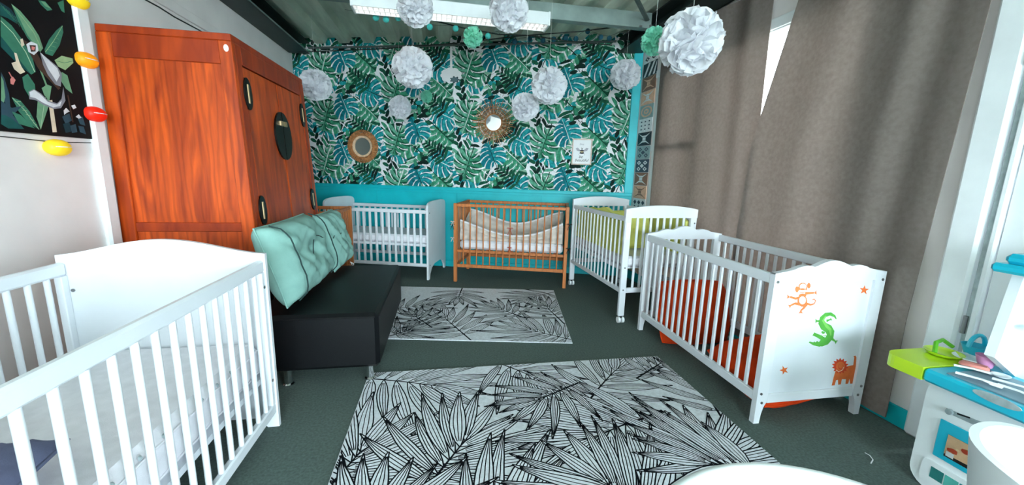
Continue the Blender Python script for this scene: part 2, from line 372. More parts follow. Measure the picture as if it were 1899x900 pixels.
# door frame and white side panel
d1 = struct(MB().box(2.985, 3.095, -.035, .13, 0, 2.42, b=.012).box(3.095, 3.70, -.03, .13, 2.34, 2.42, b=.008).build('door_1', 'pvc', loc=RO_)); d1.rotation_euler.z = RA
MB().box(3.105, 3.125, -.02, .08, 0, 2.34, b=.003).build('rebate_strip', 'k_label', d1)
MB().box(3.125, 3.145, -.03, .08, 0, 2.34, b=.004).build('frame_strip', 'pvc', d1)
for u in (3.15, 3.285, 3.42): MB().box(u, u+.128, -.012, .06, .02, 2.33, b=.004).build('door_plank', 'pvc', d1)
MB().box(3.56, 3.63, -.015, .08, .02, 2.34, b=.006).build('door_stile', 'pvc', d1)
w3 = struct(MB().box(6.2, 8.4, -.02, .12, 2.34, 2.42, b=.006).box(6.2, 6.27, -.02, .12, 0, 2.34, b=.006).box(8.33, 8.4, -.02, .12, 0, 2.34, b=.006).box(6.27, 8.33, -.02, .12, 0, .12, b=.006).build('window_3', 'pvc', loc=RO_)); w3.rotation_euler.z = RA  # unseen window, set far back so the near crib is lit less
MB().box(7.22, 7.29, -.015, .08, .12, 2.34, b=.006).build('mullion', 'pvc', w3)
for u, v in ((6.27, 7.22), (7.29, 8.33)): MB().box(u, v, .025, .031, .12, 2.34).build('pane', 'glass', w3)
for z in (.62, 1.75): MB().cyl((3.112, -.028, z-.04), (3.112, -.028, z+.04), .008, n=10).build('hinge', 'bolt', d1, True)
# patterned tile strip beside the window
def tiles():
    NV, WH, GR, PE, BK, BR = '#4a5869', '#f0f2f5', '#9db2b6', '#f0bfa2', '#343d45', '#9a7261'
    t0, t1 = .045, .325; zs = 2.60; h = .148; n = 17
    for i in range(n):
        z1 = zs-i*h; z0 = z1-h+.004; mb = MB(); u0, u1 = t0, t1
        ground = [WH, BK, BR, PE, GR, WH, BK, GR, NV, BR, PE, WH, PE, WH, WH, NV, PE][i]; ink = [BK, WH, PE, WH, PE, NV, WH, NV, WH, WH, BR, NV, PE, NV, GR, WH, WH][i]; pat = [1, 4, 2, 2, 3, 5, 2, 1, 1, 2, 2, 6, 0, 3, 4, 1, 2][i]
        mb.box(u0, u1, -.007, 0, z0, z1, 0, .002); cu, cz, su, sz = (u0+u1)/2, (z0+z1)/2, (u1-u0)/2*.96, (z1-z0)/2*.94; W = -.0074
        fn = lambda u, v, w: (cu+u*su, w, cz+v*sz)
        if pat == 1:
            for (a, b) in ((-.5, -.5), (.5, .5), (-.5, .5), (.5, -.5), (0, 0)): mb.flatpoly([(a-.34, b), (a, b-.36), (a+.34, b), (a, b+.36)], fn, W, 1)
            for (a, b) in ((-.5, -.5), (.5, .5), (-.5, .5), (.5, -.5)): mb.flatpoly([(a-.15, b), (a, b-.15), (a+.15, b), (a, b+.15)], fn, W-.0004, 0)
        elif pat == 2:
            mb.flatpoly([(-.95, -.95), (-.3, -.3), (.3, -.3), (.95, -.95), (.3, -.55), (-.3, -.55)], fn, W, 1); mb.flatpoly([(-.95, .95), (-.3, .3), (.3, .3), (.95, .95), (.3, .55), (-.3, .55)], fn, W, 1)
            mb.flatpoly([(-.25, -.25), (.25, -.25), (.25, .25), (-.25, .25)], fn, W, 1)
        elif pat == 3:
            for r, mi in ((.88, 1), (.66, 0), (.4, 1), (.18, 0)): mb.flatpoly([(r*cos(q*pi/8), r*sin(q*pi/8)) for q in range(16)], fn, W-.0003*(1-r), mi)
        elif pat == 4:
            for k in (-.9, -.2, .5): mb.flatpoly([(k, -1), (k+.3, -1), (min(1, k+1.0), .4+.6*(k < .3)), (min(1, k+.7), 1)], fn, W, 1)
        elif pat == 5:
            for a in (-.6, 0, .6):
                for b in (-.6, 0, .6): mb.flatpoly([(a+.13*cos(q*pi/3), b+.13*sin(q*pi/3)) for q in range(6)], fn, W, 1)
        elif pat == 6:
            for a in (-.66, 0, .66):
                for b in (.45, -.45): mb.flatpoly([(a-.26, b), (a, b-.42), (a+.26, b), (a, b+.42)], fn, W, 1)
        o = mb.build('tile', [flat(ground, .4), flat(ink, .4)], RW_)
tiles()
# ---- near wall behind the camera, with a window
wn = struct(MB().box(-2.0, -1.45, -4.6, -4.45, 0, 2.8).box(1.95, 2.62, -4.6, -4.45, 0, 2.8).box(-1.45, 1.95, -4.6, -4.45, 2.45, 2.8).box(-1.45, 1.95, -4.6, -4.45, 0, .45).build('wall_near', 'white_wall'))
w2 = struct(MB().box(-1.45, -1.38, -4.58, -4.45, .45, 2.45).box(1.88, 1.95, -4.58, -4.45, .45, 2.45).box(-1.38, 1.88, -4.58, -4.45, 2.38, 2.45).box(-1.38, 1.88, -4.58, -4.45, .45, .52).box(.22, .29, -4.56, -4.47, .52, 2.38).build('window_2', 'pvc'))
for a, b in ((-1.38, .22), (.29, 1.88)): MB().box(a, b, -4.53, -4.524, .52, 2.38).build('pane', 'glass', w2)
# ---- ceiling: corrugated roof deck, ribs towards the back wall
def deck():
    mb = MB(); p = .30; x = -2.0; prof = []
    while x < 2.6:
        prof += [(x, 2.80), (x+.11, 2.80), (x+.145, 2.735), (x+.265, 2.735), (x+.30, 2.80)]; x += p
    prof = [q for i, q in enumerate(prof) if i == 0 or q != prof[i-1]]
    V = [(a, -4.6, z) for a, z in prof]+[(a, 5.8, z) for a, z in prof]+[(a, -4.6, 2.86) for a, z in prof]+[(a, 5.8, 2.86) for a, z in prof]; n = len(prof)
    F = []
    for i in range(n-1): F += [(i, i+1, n+i+1, n+i), (2*n+i, 3*n+i, 3*n+i+1, 2*n+i+1), (i, i+1, 2*n+i+1, 2*n+i), (n+i, n+i+1, 3*n+i+1, 3*n+i)]
    F += [(0, n, 3*n, 2*n), (n-1, 2*n-1, 4*n-1, 3*n-1)]
    return mb.add(V, F).build('ceiling', 'roof')
struct(deck())
def ibeam(name, x0, x1, z0, z1, y0, y1, m, web=.3):
    mb = MB(); c = (x0+x1)/2; mb.box(x0, x1, y0, y1, z0, z0+.014).box(x0, x1, y0, y1, z1-.014, z1).box(c-.006, c+.006, y0, y1, z0+.014, z1-.014)
    return struct(mb.build(name, m))
b1 = ibeam('roof_beam', -1.865, -1.62, 2.60, 2.733, -4.4, 5.50, 'dark_steel')
MB().box(-1.628, -1.618, -4.4, 5.5, 2.60, 2.616).build('flange_edge', 'steel', b1)
b2 = ibeam('roof_beam', 1.93, 2.19, 2.585, 2.733, -4.4, 4.42, 'dark_steel')
pu = struct(MB().box(-1.615, 1.925, 3.70, 3.71, 2.60, 2.733).box(-1.615, 1.925, 3.71, 3.78, 2.60, 2.608).box(-1.615, 1.925, 3.71, 3.78, 2.725, 2.733).build('roof_purlin', 'steel'))
pu2 = struct(MB().box(-1.615, 1.925, 1.60, 1.61, 2.60, 2.733).box(-1.615, 1.925, 1.61, 1.68, 2.60, 2.608).build('roof_purlin', 'steel'))
br = struct(MB().tube([(.55, 2.0, 2.66), (1.87, 3.68, 2.66)], .022, 6, flatz=.4).build('roof_brace', 'brace'))
for q in ((1.88, 3.60), (1.80, 3.64)): MB().cyl((q[0], q[1]+.02, 2.585), (q[0], q[1]+.02, 2.60), .014, n=6).build('bolt', 'bolt', pu)
struct(MB().tube([(-1.60, 5.38, 2.64), (.2, 4.88, 2.665), (1.9, 4.42, 2.70)], .012, 6).build('roof_tie', 'brace'))

# ================================================================== FURNITURE
# ---- wardrobe: tapered body, end panel to the camera, two doors to the right
def wardrobe():
    H = 1.965
    def wp_(u, v, z):                                   # u 0..1 back->doors (X), v 0..1 near->far (Y)
        k = z/H; xa, xb = -1.866+.014*k, -1.112-.078*k; ya, yb = 2.598+.027*k, 3.90-.125*k
        return (xa+(xb-xa)*u, ya+(yb-ya)*v, z)
    root = thing('wardrobe', 'tall red-brown wooden wardrobe with black iron lock plate', 'wardrobe', (0, 0, 0))
    B = lambda: MB(warp=wp_)
    B().box(.02, .965, .018, .985, .12, 1.93).build('carcass', 'wood_dark', root)
    B().box(-.01+.01, 1.0, 0, 1.0, 1.925, 1.965, b=.004).build('top_board', 'wood_dark', root)
    for u0, u1 in ((0, .105), (.895, 1.0)): B().box(u0, u1, -.002, .028, 0, 1.925, b=.004).build('stile', 'wood', root)
    for u0, u1 in ((0, .1), (.9, 1.0)): B().box(u0, u1, .965, 1.002, 0, 1.925, b=.004).build('stile', 'wood', root)
    for z0, z1 in ((1.80, 1.925), (.83, .885), (.14, .24)): B().box(.105, .895, .002, .02, z0, z1, b=.003).build('rail', 'wood_dark', root)
    p = B().box(.105, .895, .012, .022, .885, 1.80).build('side_panel', 'wood', root)
    B().box(.105, .895, .012, .022, .24, .83).build('side_panel', 'wood', root)
    B().cyl((.955, -.003, 1.885), (.955, .0, 1.885), .02, n=10).build('screw_cap', 'paper', root)
    # door front
    for v0, v1 in ((.028, .085), (.925, .972)): B().box(.96, 1.0, v0, v1, .0, 1.925, b=.004).build('door_stile', 'wood_dark', root)
    B().box(.96, 1.0, .085, .925, 1.82, 1.925, b=.004).build('door_rail', 'wood_dark', root)
    B().box(.96, 1.0, .085, .925, .12, .22, b=.004).build('door_rail', 'wood_dark', root)
    for v0, v1 in ((.09, .502), (.512, .920)):
        d = B().box(.967, .995, v0, v1, .225, 1.812, b=.004).build('door', 'wood', root)
        s = 1 if v0 < .3 else -1
        for zc in (1.66, .95, .40):                     # oval hinge plates with a pin
            vc = v0+.012 if s > 0 else v1-.012
            B().prism([(vc+.042*cos(q*pi/8), zc+.095*sin(q*pi/8)) for q in range(16)], lambda u, v, w: (w, u, v), .99, 1.010).build('hinge', 'iron', d)
            B().cyl((1.010, vc, zc-.055), (1.010, vc, zc+.055), .008, n=8).build('hinge_pin', 'brass', d, True)
        half = [(.507+s*-.0045, 1.45-.155)] + [(.507-s*(.0045+.118*sin(pi*q/14)), 1.45-.17*cos(pi*q/14)) for q in range(15)] + [(.507-s*.0045, 1.45+.155)]
        B().prism(half, lambda u, v, w: (w, u, v), .993, 1.012).build('lock_plate', 'iron', d)
        B().box(1.005, 1.03, .507-s*.03-.018, .507-s*.03+.018, 1.52, 1.555, b=.003).build('lock_tab', 'brass', d)
    B().box(.958, .97, .500, .514, .225, 1.82).build('door_gap', 'black_gap', root)  # black strip stands in for the shade between the doors
    return root
wardrobe()

# ---- cribs ---------------------------------------------------------------
def slats(root, a, b, z0, z1, n, mname, kind='flat', sx=.022, sy=.014, ends=True):
    """n slats between points a and b (xy), one shared mesh"""
    a = Vector(a); b = Vector(b); d = (b-a).normalized(); ang = math.atan2(d.y, d.x)
    mb = MB()
    if kind == 'flat': mb.box(-sx/2, sx/2, -sy/2, sy/2, 0, z1-z0, b=.003)
    else: mb.cyl((0, 0, 0), (0, 0, z1-z0), sx/2, n=10)
    me = mb.mesh('slat', mname, kind != 'flat')
    for i in range(n):
        t = (i+1)/(n+1); p = a.lerp(b, t); place('slat', me, root, (p.x, p.y, z0), (0, 0, ang))
def bolts(root, pts, ax=1):
    for p in pts:
        d = Vector((0, -.003, 0)) if ax == 1 else Vector((.003, 0, 0))
        MB().cyl(Vector(p), Vector(p)+d, .007, n=10).build('bolt', 'bolt', root)

# right crib with animal stickers (local: x width, y length away from the camera)
def sticker_crib():
    r = thing('baby_crib', 'white crib with scalloped ends and orange and green animal stickers', 'crib', (1.552, 1.560, 0), 0)
    W, Ln, z_t = .645, 1.235, .792
    m = 'white_lacquer'
    def leg(x0, sgn, y0, y1, nm='leg'):                 # post with a curved foot
        w = .062; pts = [(0, 0), (.032, 0), (.036, .05), (.045, .09), (.058, .115), (w, .13), (w, z_t), (0, z_t)]
        P = [(x0+sgn*a, b) for a, b in pts]
        MB().prism(P, XZ, y0, y1).build(nm, m, r)
    for y0, y1 in ((0, .03), (Ln-.03, Ln)):
        leg(0, 1, y0, y1); leg(W, -1, y0, y1)
    def scallop(y0, y1):
        N = 36; top = []
        for i in range(N+1):
            t = i/N; x = W*t; u = abs(t-.5)*2
            if u < .30: z = .824+.028*cos(u/.30*pi/2)
            elif u < .62: z = .818+.012*sin((u-.30)/.32*pi)*.8
            else: z = .818-(.818-z_t)*((u-.62)/.38)**.6*1.0
            top.append((x, z))
        poly = top+[(W, z_t-.005), (W-.062, .748), (.062, .748), (0, z_t-.005)]
        MB().prism(poly, XZ, y0, y1).build('scalloped_rail', m, r)
    scallop(.001, .029); scallop(Ln-.029, Ln-.001)
    MB().box(.062, W-.062, .002, .028, .108, .158, b=.003).build('end_rail', m, r)
    MB().box(.062, W-.062, Ln-.028, Ln-.002, .108, .158, b=.003).build('end_rail', m, r)
    pn = MB().box(.062, W-.062, .012, .020, .158, .748).build('end_panel', 'white_panel', r)
    slats(r, (.062, Ln-.015), (W-.062, Ln-.015), .158, .75, 7, m)
    for x in (.002, W-.026):
        MB().box(x, x+.024, .03, Ln-.03, .735, .785, b=.004).build('top_rail', m, r)
        MB().box(x, x+.024, .03, Ln-.03, .115, .165, b=.004).build('bottom_rail', m, r)
        slats(r, (x+.012, .03), (x+.012, Ln-.03), .165, .735, 16, m, sx=.022, sy=.013)
    bolts(r, [(.018, 0, .75), (W-.018, 0, .75), (.02, 0, .165), (W-.02, 0, .165), (.03, 0, .115), (W-.03, 0, .115)])
    # stickers, traced on the end panel
    S = 861/220
    def P(pts): 
        out = []
        for a, b in pts: q = onY(1420+a/S, 510+b/S, 1.572); out.append((q.x-1.552, q.z))
        return out
    OR, OR2, RD, GR = flat('#f0814a'), flat('#e2703a'), flat('#d8482a'), flat('#57a845')
    GR2 = flat('#7cc25e')
    def st(name, label, items, mats):
        mb = MB()
        for k, it in enumerate(items):
            if it[0] == 'p': mb.flatpoly(P(it[1]), XZ, .0116-.0002*k*.3, it[2])
            else: mb.ribbon(P(it[1]), [x/S*.0032 for x in it[2]] if isinstance(it[2], list) else it[2]/S*.0032, XZ, .0116-.0002*k*.3, it[3])
        o = mb.build(name, mats, pn, recalc=False); o['label'] = label
    ci = lambda x, y, rx, ry=None, n=14: [(x+rx*cos(2*pi*i/n), y+(ry or rx)*sin(2*pi*i/n)) for i in range(n)]
    hand = lambda x, y, dx, dy: [('r', [(x, y), (x+dx*18+dy*s*12, y+dy*18-dx*s*12)], [7, 3], 0) for s in (-1.2, -.4, .4, 1.2)]
    mk = [('r', [(175, 160), (215, 172), (250, 165)], [12, 14, 20], 0), ('r', [(285, 135), (320, 132), (350, 130)], [20, 14, 11], 0), ('p', ci(265, 190, 36, 42), 0), ('p', ci(267, 150, 28, 14), 0),
          ('r', [(180, 222), (210, 208), (245, 212)], [11, 14, 20], 0), ('r', [(295, 212), (275, 240), (252, 262)], [24, 16, 11], 0), ('p', ci(266, 185, 25, 29), 1),
          ('r', [(290, 205), (325, 218), (350, 210), (362, 188), (348, 175), (335, 183)], [14, 11, 9, 8, 7, 5], 0),
          ('p', ci(268, 92, 33, 36), 0), ('p', ci(226, 105, 13, 22), 0), ('p', ci(312, 78, 13, 20), 0), ('p', ci(270, 86, 25, 22), 1), ('p', ci(267, 118, 27, 16), 1), ('p', ci(266, 104, 20, 7), 0), ('r', [(248, 125), (268, 132), (290, 124)], 4, 0)]
    mk += hand(170, 160, -1, -.1)+hand(352, 130, 1, -.15)+hand(180, 222, -.8, .4)+hand(252, 262, 0, 1)
    st('monkey_sticker', 'orange monkey sticker', mk, [OR, flat('#f6efee')])
    body = [(512, 322), (500, 300), (470, 284), (435, 290), (410, 315), (403, 345), (420, 372), (455, 392), (470, 420), (465, 452), (440, 482), (400, 500)]
    cr = [('r', body, [5, 14, 22, 30, 38, 44, 50, 54, 56, 58, 54, 44], 0), ('r', [(435, 300), (415, 330), (440, 370), (468, 400), (472, 440)], [10, 14, 18, 18, 10], 2), ('p', [(440, 505), (390, 522), (345, 512), (312, 492), (318, 484), (345, 490), (350, 484), (362, 490), (372, 480), (385, 488), (400, 470), (440, 465)], 0),
          ('p', [(440, 470), (405, 475), (360, 448), (338, 440), (352, 418), (385, 432), (420, 445)], 0), ('r', [(400, 335), (375, 335)], [20, 9], 0), ('r', [(440, 335), (465, 325)], [18, 9], 0), ('r', [(425, 425), (405, 412)], [20, 10], 0), ('r', [(475, 460), (500, 480)], [20, 10], 0),
          ('p', ci(420, 438, 9, 11), 1), ('p', ci(434, 435, 8, 10), 1), ('p', ci(422, 442, 4), 0), ('p', ci(435, 440, 4), 0)]
    cr += hand(375, 335, -.9, 0)+hand(500, 480, .8, .5)+hand(465, 325, .6, -.3)
    st('crocodile_sticker', 'green crocodile sticker', cr, [GR, flat('#f2f4f2'), GR2])
    mane = [(540+(62 if i % 2 else 44)*cos(2*pi*i/28), 662+(60 if i % 2 else 44)*sin(2*pi*i/28)) for i in range(28)]
    st('lion_sticker', 'orange lion sticker with a red mane', [('p', [(560, 670), (635, 655), (642, 600), (636, 590), (652, 586), (658, 600), (652, 690), (640, 750), (632, 790), (612, 790), (608, 755), (598, 790), (578, 792), (582, 758), (552, 758), (545, 795), (525, 798), (524, 762), (510, 765), (500, 802), (478, 804), (492, 745), (505, 700)], 0),
        ('p', mane, 1), ('p', ci(542, 664, 33, 34), 0), ('p', ci(545, 668, 20, 20), 1), ('p', ci(545, 664, 16, 16), 0), ('r', [(510, 690), (530, 704), (556, 690), (566, 668)], 5, 2)], [OR2, RD, flat('#f6d9c4')])
    star = lambda x, y, R, a: [(x+(R if i % 2 == 0 else R*.4)*cos(a+i*pi/5), y+(R if i % 2 == 0 else R*.4)*sin(a+i*pi/5)) for i in range(10)]
    st('star_sticker', 'orange star sticker in the upper right corner', [('p', star(714, 110, 37, -1.45), 0)], [OR2])
    st('star_sticker', 'orange star sticker in the lower left corner', [('p', star(133, 692, 34, -1.9), 0)], [OR2])
sticker_crib()

# near left crib with solid curved ends
def left_crib():
    r = thing('baby_crib', 'large white crib with solid curved end panel, nearest the camera', 'crib', (-.785, 1.872, 0), 0)
    m = 'white_lacquer'; W, Ln = .785, 1.44             # local: x from -W..0, y from 0 towards the camera (-)
    def end(y0, y1):
        prof = []
        for i in range(33):
            t = i/32; c = .5-.5*cos(2*pi*min(1, max(0, (t-.0)/.78)))
            z = .848+.066*(.5-.5*cos(2*pi*(t*.94+.04)))**.9
            prof.append((-W+W*t, z))
        return MB().prism(prof+[(0, .0), (-.05, 0), (-.10, .05), (-W+.10, .05), (-W+.05, 0), (-W, .0)], XZ, y0, y1).build('end_panel', m, r)
    end(-.02, 0); end(-Ln, -Ln+.02)
    for x0, x1 in ((-.034, -.006), (-W+.006, -W+.034)):
        MB().box(x0, x1, -Ln+.02, -.02, .765, .82, b=.008).build('top_rail', m, r)
        MB().box(x0, x1, -Ln+.02, -.02, .075, .125, b=.006).build('bottom_rail', m, r)
        slats(r, ((x0+x1)/2, -Ln+.02), ((x0+x1)/2, -.02), .125, .767, 18, m, 'round', sx=.020)
    MB().box(-.034, -.006, -.05, -.02, .125, .765, b=.003).build('side_post', m, r)
    MB().box(-W+.006, -W+.034, -.05, -.02, .125, .765, b=.003).build('side_post', m, r)
    MB().box(-W+.04, -.04, -Ln+.02, -.02, .255, .28).build('slat_base', m, r)
    for p in [(-.020, -.045, .70), (-.02, -.045, .25)]: MB().cyl((p[0]+.012, p[1]+.008, p[2]), (p[0]+.017, p[1]+.008, p[2]), .007, n=10).build('bolt', 'bolt', r)
    MB().cyl((-W+.045, -.02, .70), (-W+.045, -.024, .70), .007, n=10).build('bolt', 'bolt', r)
    # mattress with ruffled, buttoned edge
    t = thing('crib_mattress', 'white mattress with puckered side seams in the nearest crib', 'mattress', (-.785, 1.872, .281))
    MB().box(-W+.045, -.05, -Ln+.03, -.026, 0, .16, b=.03).build('mattress_body', 'mattress', t)
    tuft = MB().lathe([(.003, 0), (.008, .003), (.003, .008)], 8).mesh('tuft', 'k_label', True)
    for i in range(14): place('tuft', tuft, t, (-.052, -.09-i*.095, .142), (0, radians(70), 0))
    for z in (.03, .13): MB().tube([(-.047+.002*sin(i*1.7), -.05-i*.06, z+.003*sin(i*2.3)) for i in range(23)], .004, 6).build('piping', 'mattress', t, True)
left_crib()

def pillow(name, label, cat, size, loc, rot, m, tufts=(), seed=0, n=26, puff=2.6, seam=None, wr=.006, rc=.12):
    """stuffed cushion, size (lx, ly, thickness), tufts: (u, v, depth, radius) in -1..1"""
    lx, ly, th = size; root = thing(name, label, cat, loc, rot=rot)
    mb = MB(); A = []; Bv = []
    for i in range(n+1):
        for j in range(n+1):
            u = -1+2*i/n; v = -1+2*j/n
            h = max(0, (1-abs(u)**puff))**.5*max(0, (1-abs(v)**puff))**.5
            pin = 1-.06*(1-abs(u))*(abs(v) > .99) if 0 else 1
            bow = 1-.05*(1-u*u); bow2 = 1-.05*(1-v*v)
            x = u*lx/2*bow2*sqrt(1-rc*v*v); y = v*ly/2*bow*sqrt(1-rc*u*u)
            hh = h*th/2*(1+.10*noise2(u*1.5, v*1.5, seed))
            wri = wr*noise2(u*2.6, v*2.2, seed+2)*min(1, h*2)
            d = 0
            for (tu, tv, dp, rr) in tufts: d += dp*math.exp(-((u-tu)**2+(v-tv)**2)/(rr*rr))
            A.append((x, y, hh-d*min(1, h*1.6)+wri)); Bv.append((x, y, -hh*.8))
    w = n+1; F = []; o = len(A)
    for i in range(n):
        for j in range(n):
            q = (i*w+j, (i+1)*w+j, (i+1)*w+j+1, i*w+j+1); F.append(q); F.append([o+k for k in reversed(q)])
    mb.add(A+Bv, F)
    me = mb.mesh('cushion_body', m, True, angle=80)
    bm = bmesh.new(); bm.from_mesh(me); bmesh.ops.remove_doubles(bm, verts=bm.verts[:], dist=.0005); bm.to_mesh(me); bm.free()
    place('cushion_body', me, root)
    rim = [A[i*w] for i in range(n+1)]+[A[n*w+j] for j in range(1, n+1)]+[A[i*w+n] for i in range(n-1, -1, -1)]+[A[j] for j in range(n-1, 0, -1)]
    MB().tube([(p[0], p[1], 0) for p in rim], .005, 6, closed=True).build('piping', seam or m, root, True)
    return root
pillow('pillow', 'slate grey pillow lying in the nearest white crib', 'pillow', (.40, .34, .12), (-1.13, .905, .512), (0, 0, radians(10)), 'grey_cloth', seed=3)

# ---- generic slatted crib with straight posts
def post_crib(label, loc, rz, W, D, H, m, n_side, n_end, bottom, base, post=.036, top_h=.032, grp=None):
    r = thing('baby_crib', label, 'crib', loc, rz, grp)
    for x in (0, W-post):
        for y in (0, D-post): MB().box(x, x+post, y, y+post, 0, H, b=.003).build('leg', m, r)
    for y in (.006, D-post+.006):
        MB().box(post, W-post, y, y+.024, H-top_h-.004, H-.004, b=.004).build('top_rail', m, r)
        MB().box(post, W-post, y, y+.024, bottom, bottom+.036, b=.004).build('bottom_rail', m, r)
        slats(r, (post, y+.012), (W-post, y+.012), bottom+.036, H-top_h-.004, n_side, m, 'round', sx=.015)
    for x in (.006, W-post+.006):
        MB().box(x, x+.024, post, D-post, H-top_h-.004, H-.004, b=.004).build('top_rail', m, r)
        MB().box(x, x+.024, post, D-post, bottom, bottom+.036, b=.004).build('bottom_rail', m, r)
        slats(r, (x+.012, post), (x+.012, D-post), bottom+.036, H-top_h-.004, n_end, m, 'round', sx=.015)
    for y in (.036, D-.06): MB().box(post*.8, W-post*.8, y, y+.024, base, base+.03, b=.003).build('base_rail', m, r)
    for k in range(9): MB().box(.10+k*(W-.25)/8, .15+k*(W-.25)/8, .06, D-.06, base+.012, base+.028).build('base_slat', m, r)
    return r
post_crib('honey beech crib with cream bumper in the middle of the back wall', (.100, 4.306, 0), BA, 1.255, .64, .885, 'beech', 15, 7, .17, .335)
post_crib('beech crib mostly hidden between wardrobe and sea green cushions', (-1.815, 3.925, 0), radians(-2), .80, .60, .825, 'beech', 9, 8, .17, .33)

# mattress and bumper in the middle beech crib
t = thing('crib_mattress', 'thin white mattress under the cream bumper in beech crib', 'mattress', (.100, 4.306, .366), BA)
MB().box(.05, 1.205, .075, .575, 0, .10, b=.025).build('mattress_body', 'mattress', t)
def bumper():
    r = thing('crib_bumper', 'cream printed cot bumper with red ties sagging in beech crib', 'bumper', (.100, 4.306, 0), BA)
    tf = lambda s: .665-.115*sin(pi*min(1, s*1.0))**1.0*1.0+.04*max(0, s-.75)*2 + .02*cos(s*5)
    tb = lambda s: .765-.14*sin(pi*s)**1.2+.03*sin(s*9)*.4
    def panel(y0, tz, nm, sg, b0):
        def f(u, v):
            z1 = tz(u); z0 = b0; z = z0+(z1-z0)*v
            y = y0+sg*(.014*sin(v*9+u*4)+.010*noise2(u*4, v*3, 1))+ sg*.018*sin(v*pi)
            return (.058+1.135*u, y, z), (0, 1, .1)
        MB().sheet(f, 40, 14, .022).build(nm, 'bumper', r, True)
        MB().tube([(.058+1.135*i/30, y0+sg*(.014*sin(9+i/30*4)+.010*noise2(i/30*4, 3, 1)), tz(i/30)+.006) for i in range(31)], .011, 8).build('piping', 'mattress', r, True)
    panel(.085, tf, 'front_pad', -.55, .475); panel(.565, tb, 'back_pad', .5, .475)
    for x in (.068, 1.188):
        MB().sheet(lambda u, v: ((x+.006*sin(u*7), .10+.44*u, .475+(.665+.10*u-.475-.05*sin(pi*u))*v), (1, 0, 0)), 12, 8, .02).build('end_pad', 'bumper', r, True)
    pats = MB()
    rnd = random.Random(5)
    for k in range(16):                                     # small owl-like prints on the back pad
        pass
    def bow(x, y, z, m, s=1):
        mb = MB()
        for a in (-1, 1):
            mb.tube([(x, y, z), (x+a*.018*s, y-.006, z+.014*s), (x+a*.03*s, y-.006, z+.004*s), (x, y, z)], .003, 5)
            mb.tube([(x, y, z), (x+a*.012*s, y-.006, z-.03*s), (x+a*.02*s, y-.004, z-.055*s)], .003, 5)
        mb.build('tie', m, r, True)
    bow(.63, -.012, .63, 'red_ribbon', 1.2); bow(.63, -.012, .42, 'red_ribbon', .9)
    bow(-.008, -.008, .68, 'bumper', .75); bow(-.008, -.008, .50, 'bumper', .75); bow(-.012, .0, .645, 'black_ribbon', .9)
    bow(1.262, -.008, .70, 'black_ribbon', 1); bow(1.262, -.008, .44, 'black_ribbon', .9)
bumper()

# ---- white crib in the back left corner: solid end boards with round shoulders
def corner_crib():
    r = thing('baby_crib', 'white crib with rounded solid ends against the teal wainscot', 'crib', (-1.362, 4.747, 0), BA)
    m = 'white_lacquer'; W, D = 1.24, .655
    def endp(x0):
        top = [(D*(.5+.5*cos(a))*1.0, .80+.085*sin(a)**.7 if sin(a) > 0 else .80) for a in [pi*i/20 for i in range(21)]]
        top = [(D, .74)] + [(D/2+D/2*math.copysign(abs(cos(a))**.5, cos(a)), .80+.088*abs(sin(a))**.55) for a in [pi*i/24 for i in range(25)]] + [(0, .74)]
        foot = [(0, 0), (.045, 0), (.06, .06), (.12, .12), (.22, .15), (D-.22, .15), (D-.12, .12), (D-.06, .06), (D-.045, 0), (D, 0)]
        MB().prism(top+foot, lambda u, v, w: (w, u, v), x0, x0+.022).build('end_panel', m, r)
    endp(0); endp(W-.022)
    for y in (.02, D-.044):
        MB().box(.022, W-.022, y, y+.024, .752, .792, b=.004).build('top_rail', m, r)
        MB().box(.022, W-.022, y, y+.024, .145, .182, b=.004).build('bottom_rail', m, r)
        slats(r, (.022, y+.012), (W-.022, y+.012), .182, .752, 15, m, sx=.026, sy=.014)
    for y in (.048, D-.07): MB().box(.022, W-.022, y, y+.02, .375, .405, b=.003).build('base_rail', m, r)
    for k in range(8): MB().box(.1+k*.14, .15+k*.14, .06, D-.06, .385, .400).build('base_slat', m, r)
    for p in [(W, .05, .76), (W, .05, .16)]: MB().cyl(p, (p[0]+.003, p[1], p[2]), .008, n=10).build('bolt', 'bolt', r)
    t = thing('crib_mattress', 'pale mattress in the white crib by the teal wainscot', 'mattress', (-1.362, 4.747, .406), BA)
    MB().box(.03, W-.03, .055, D-.055, 0, .095, b=.022).build('mattress_body', 'mattress', t)
corner_crib()

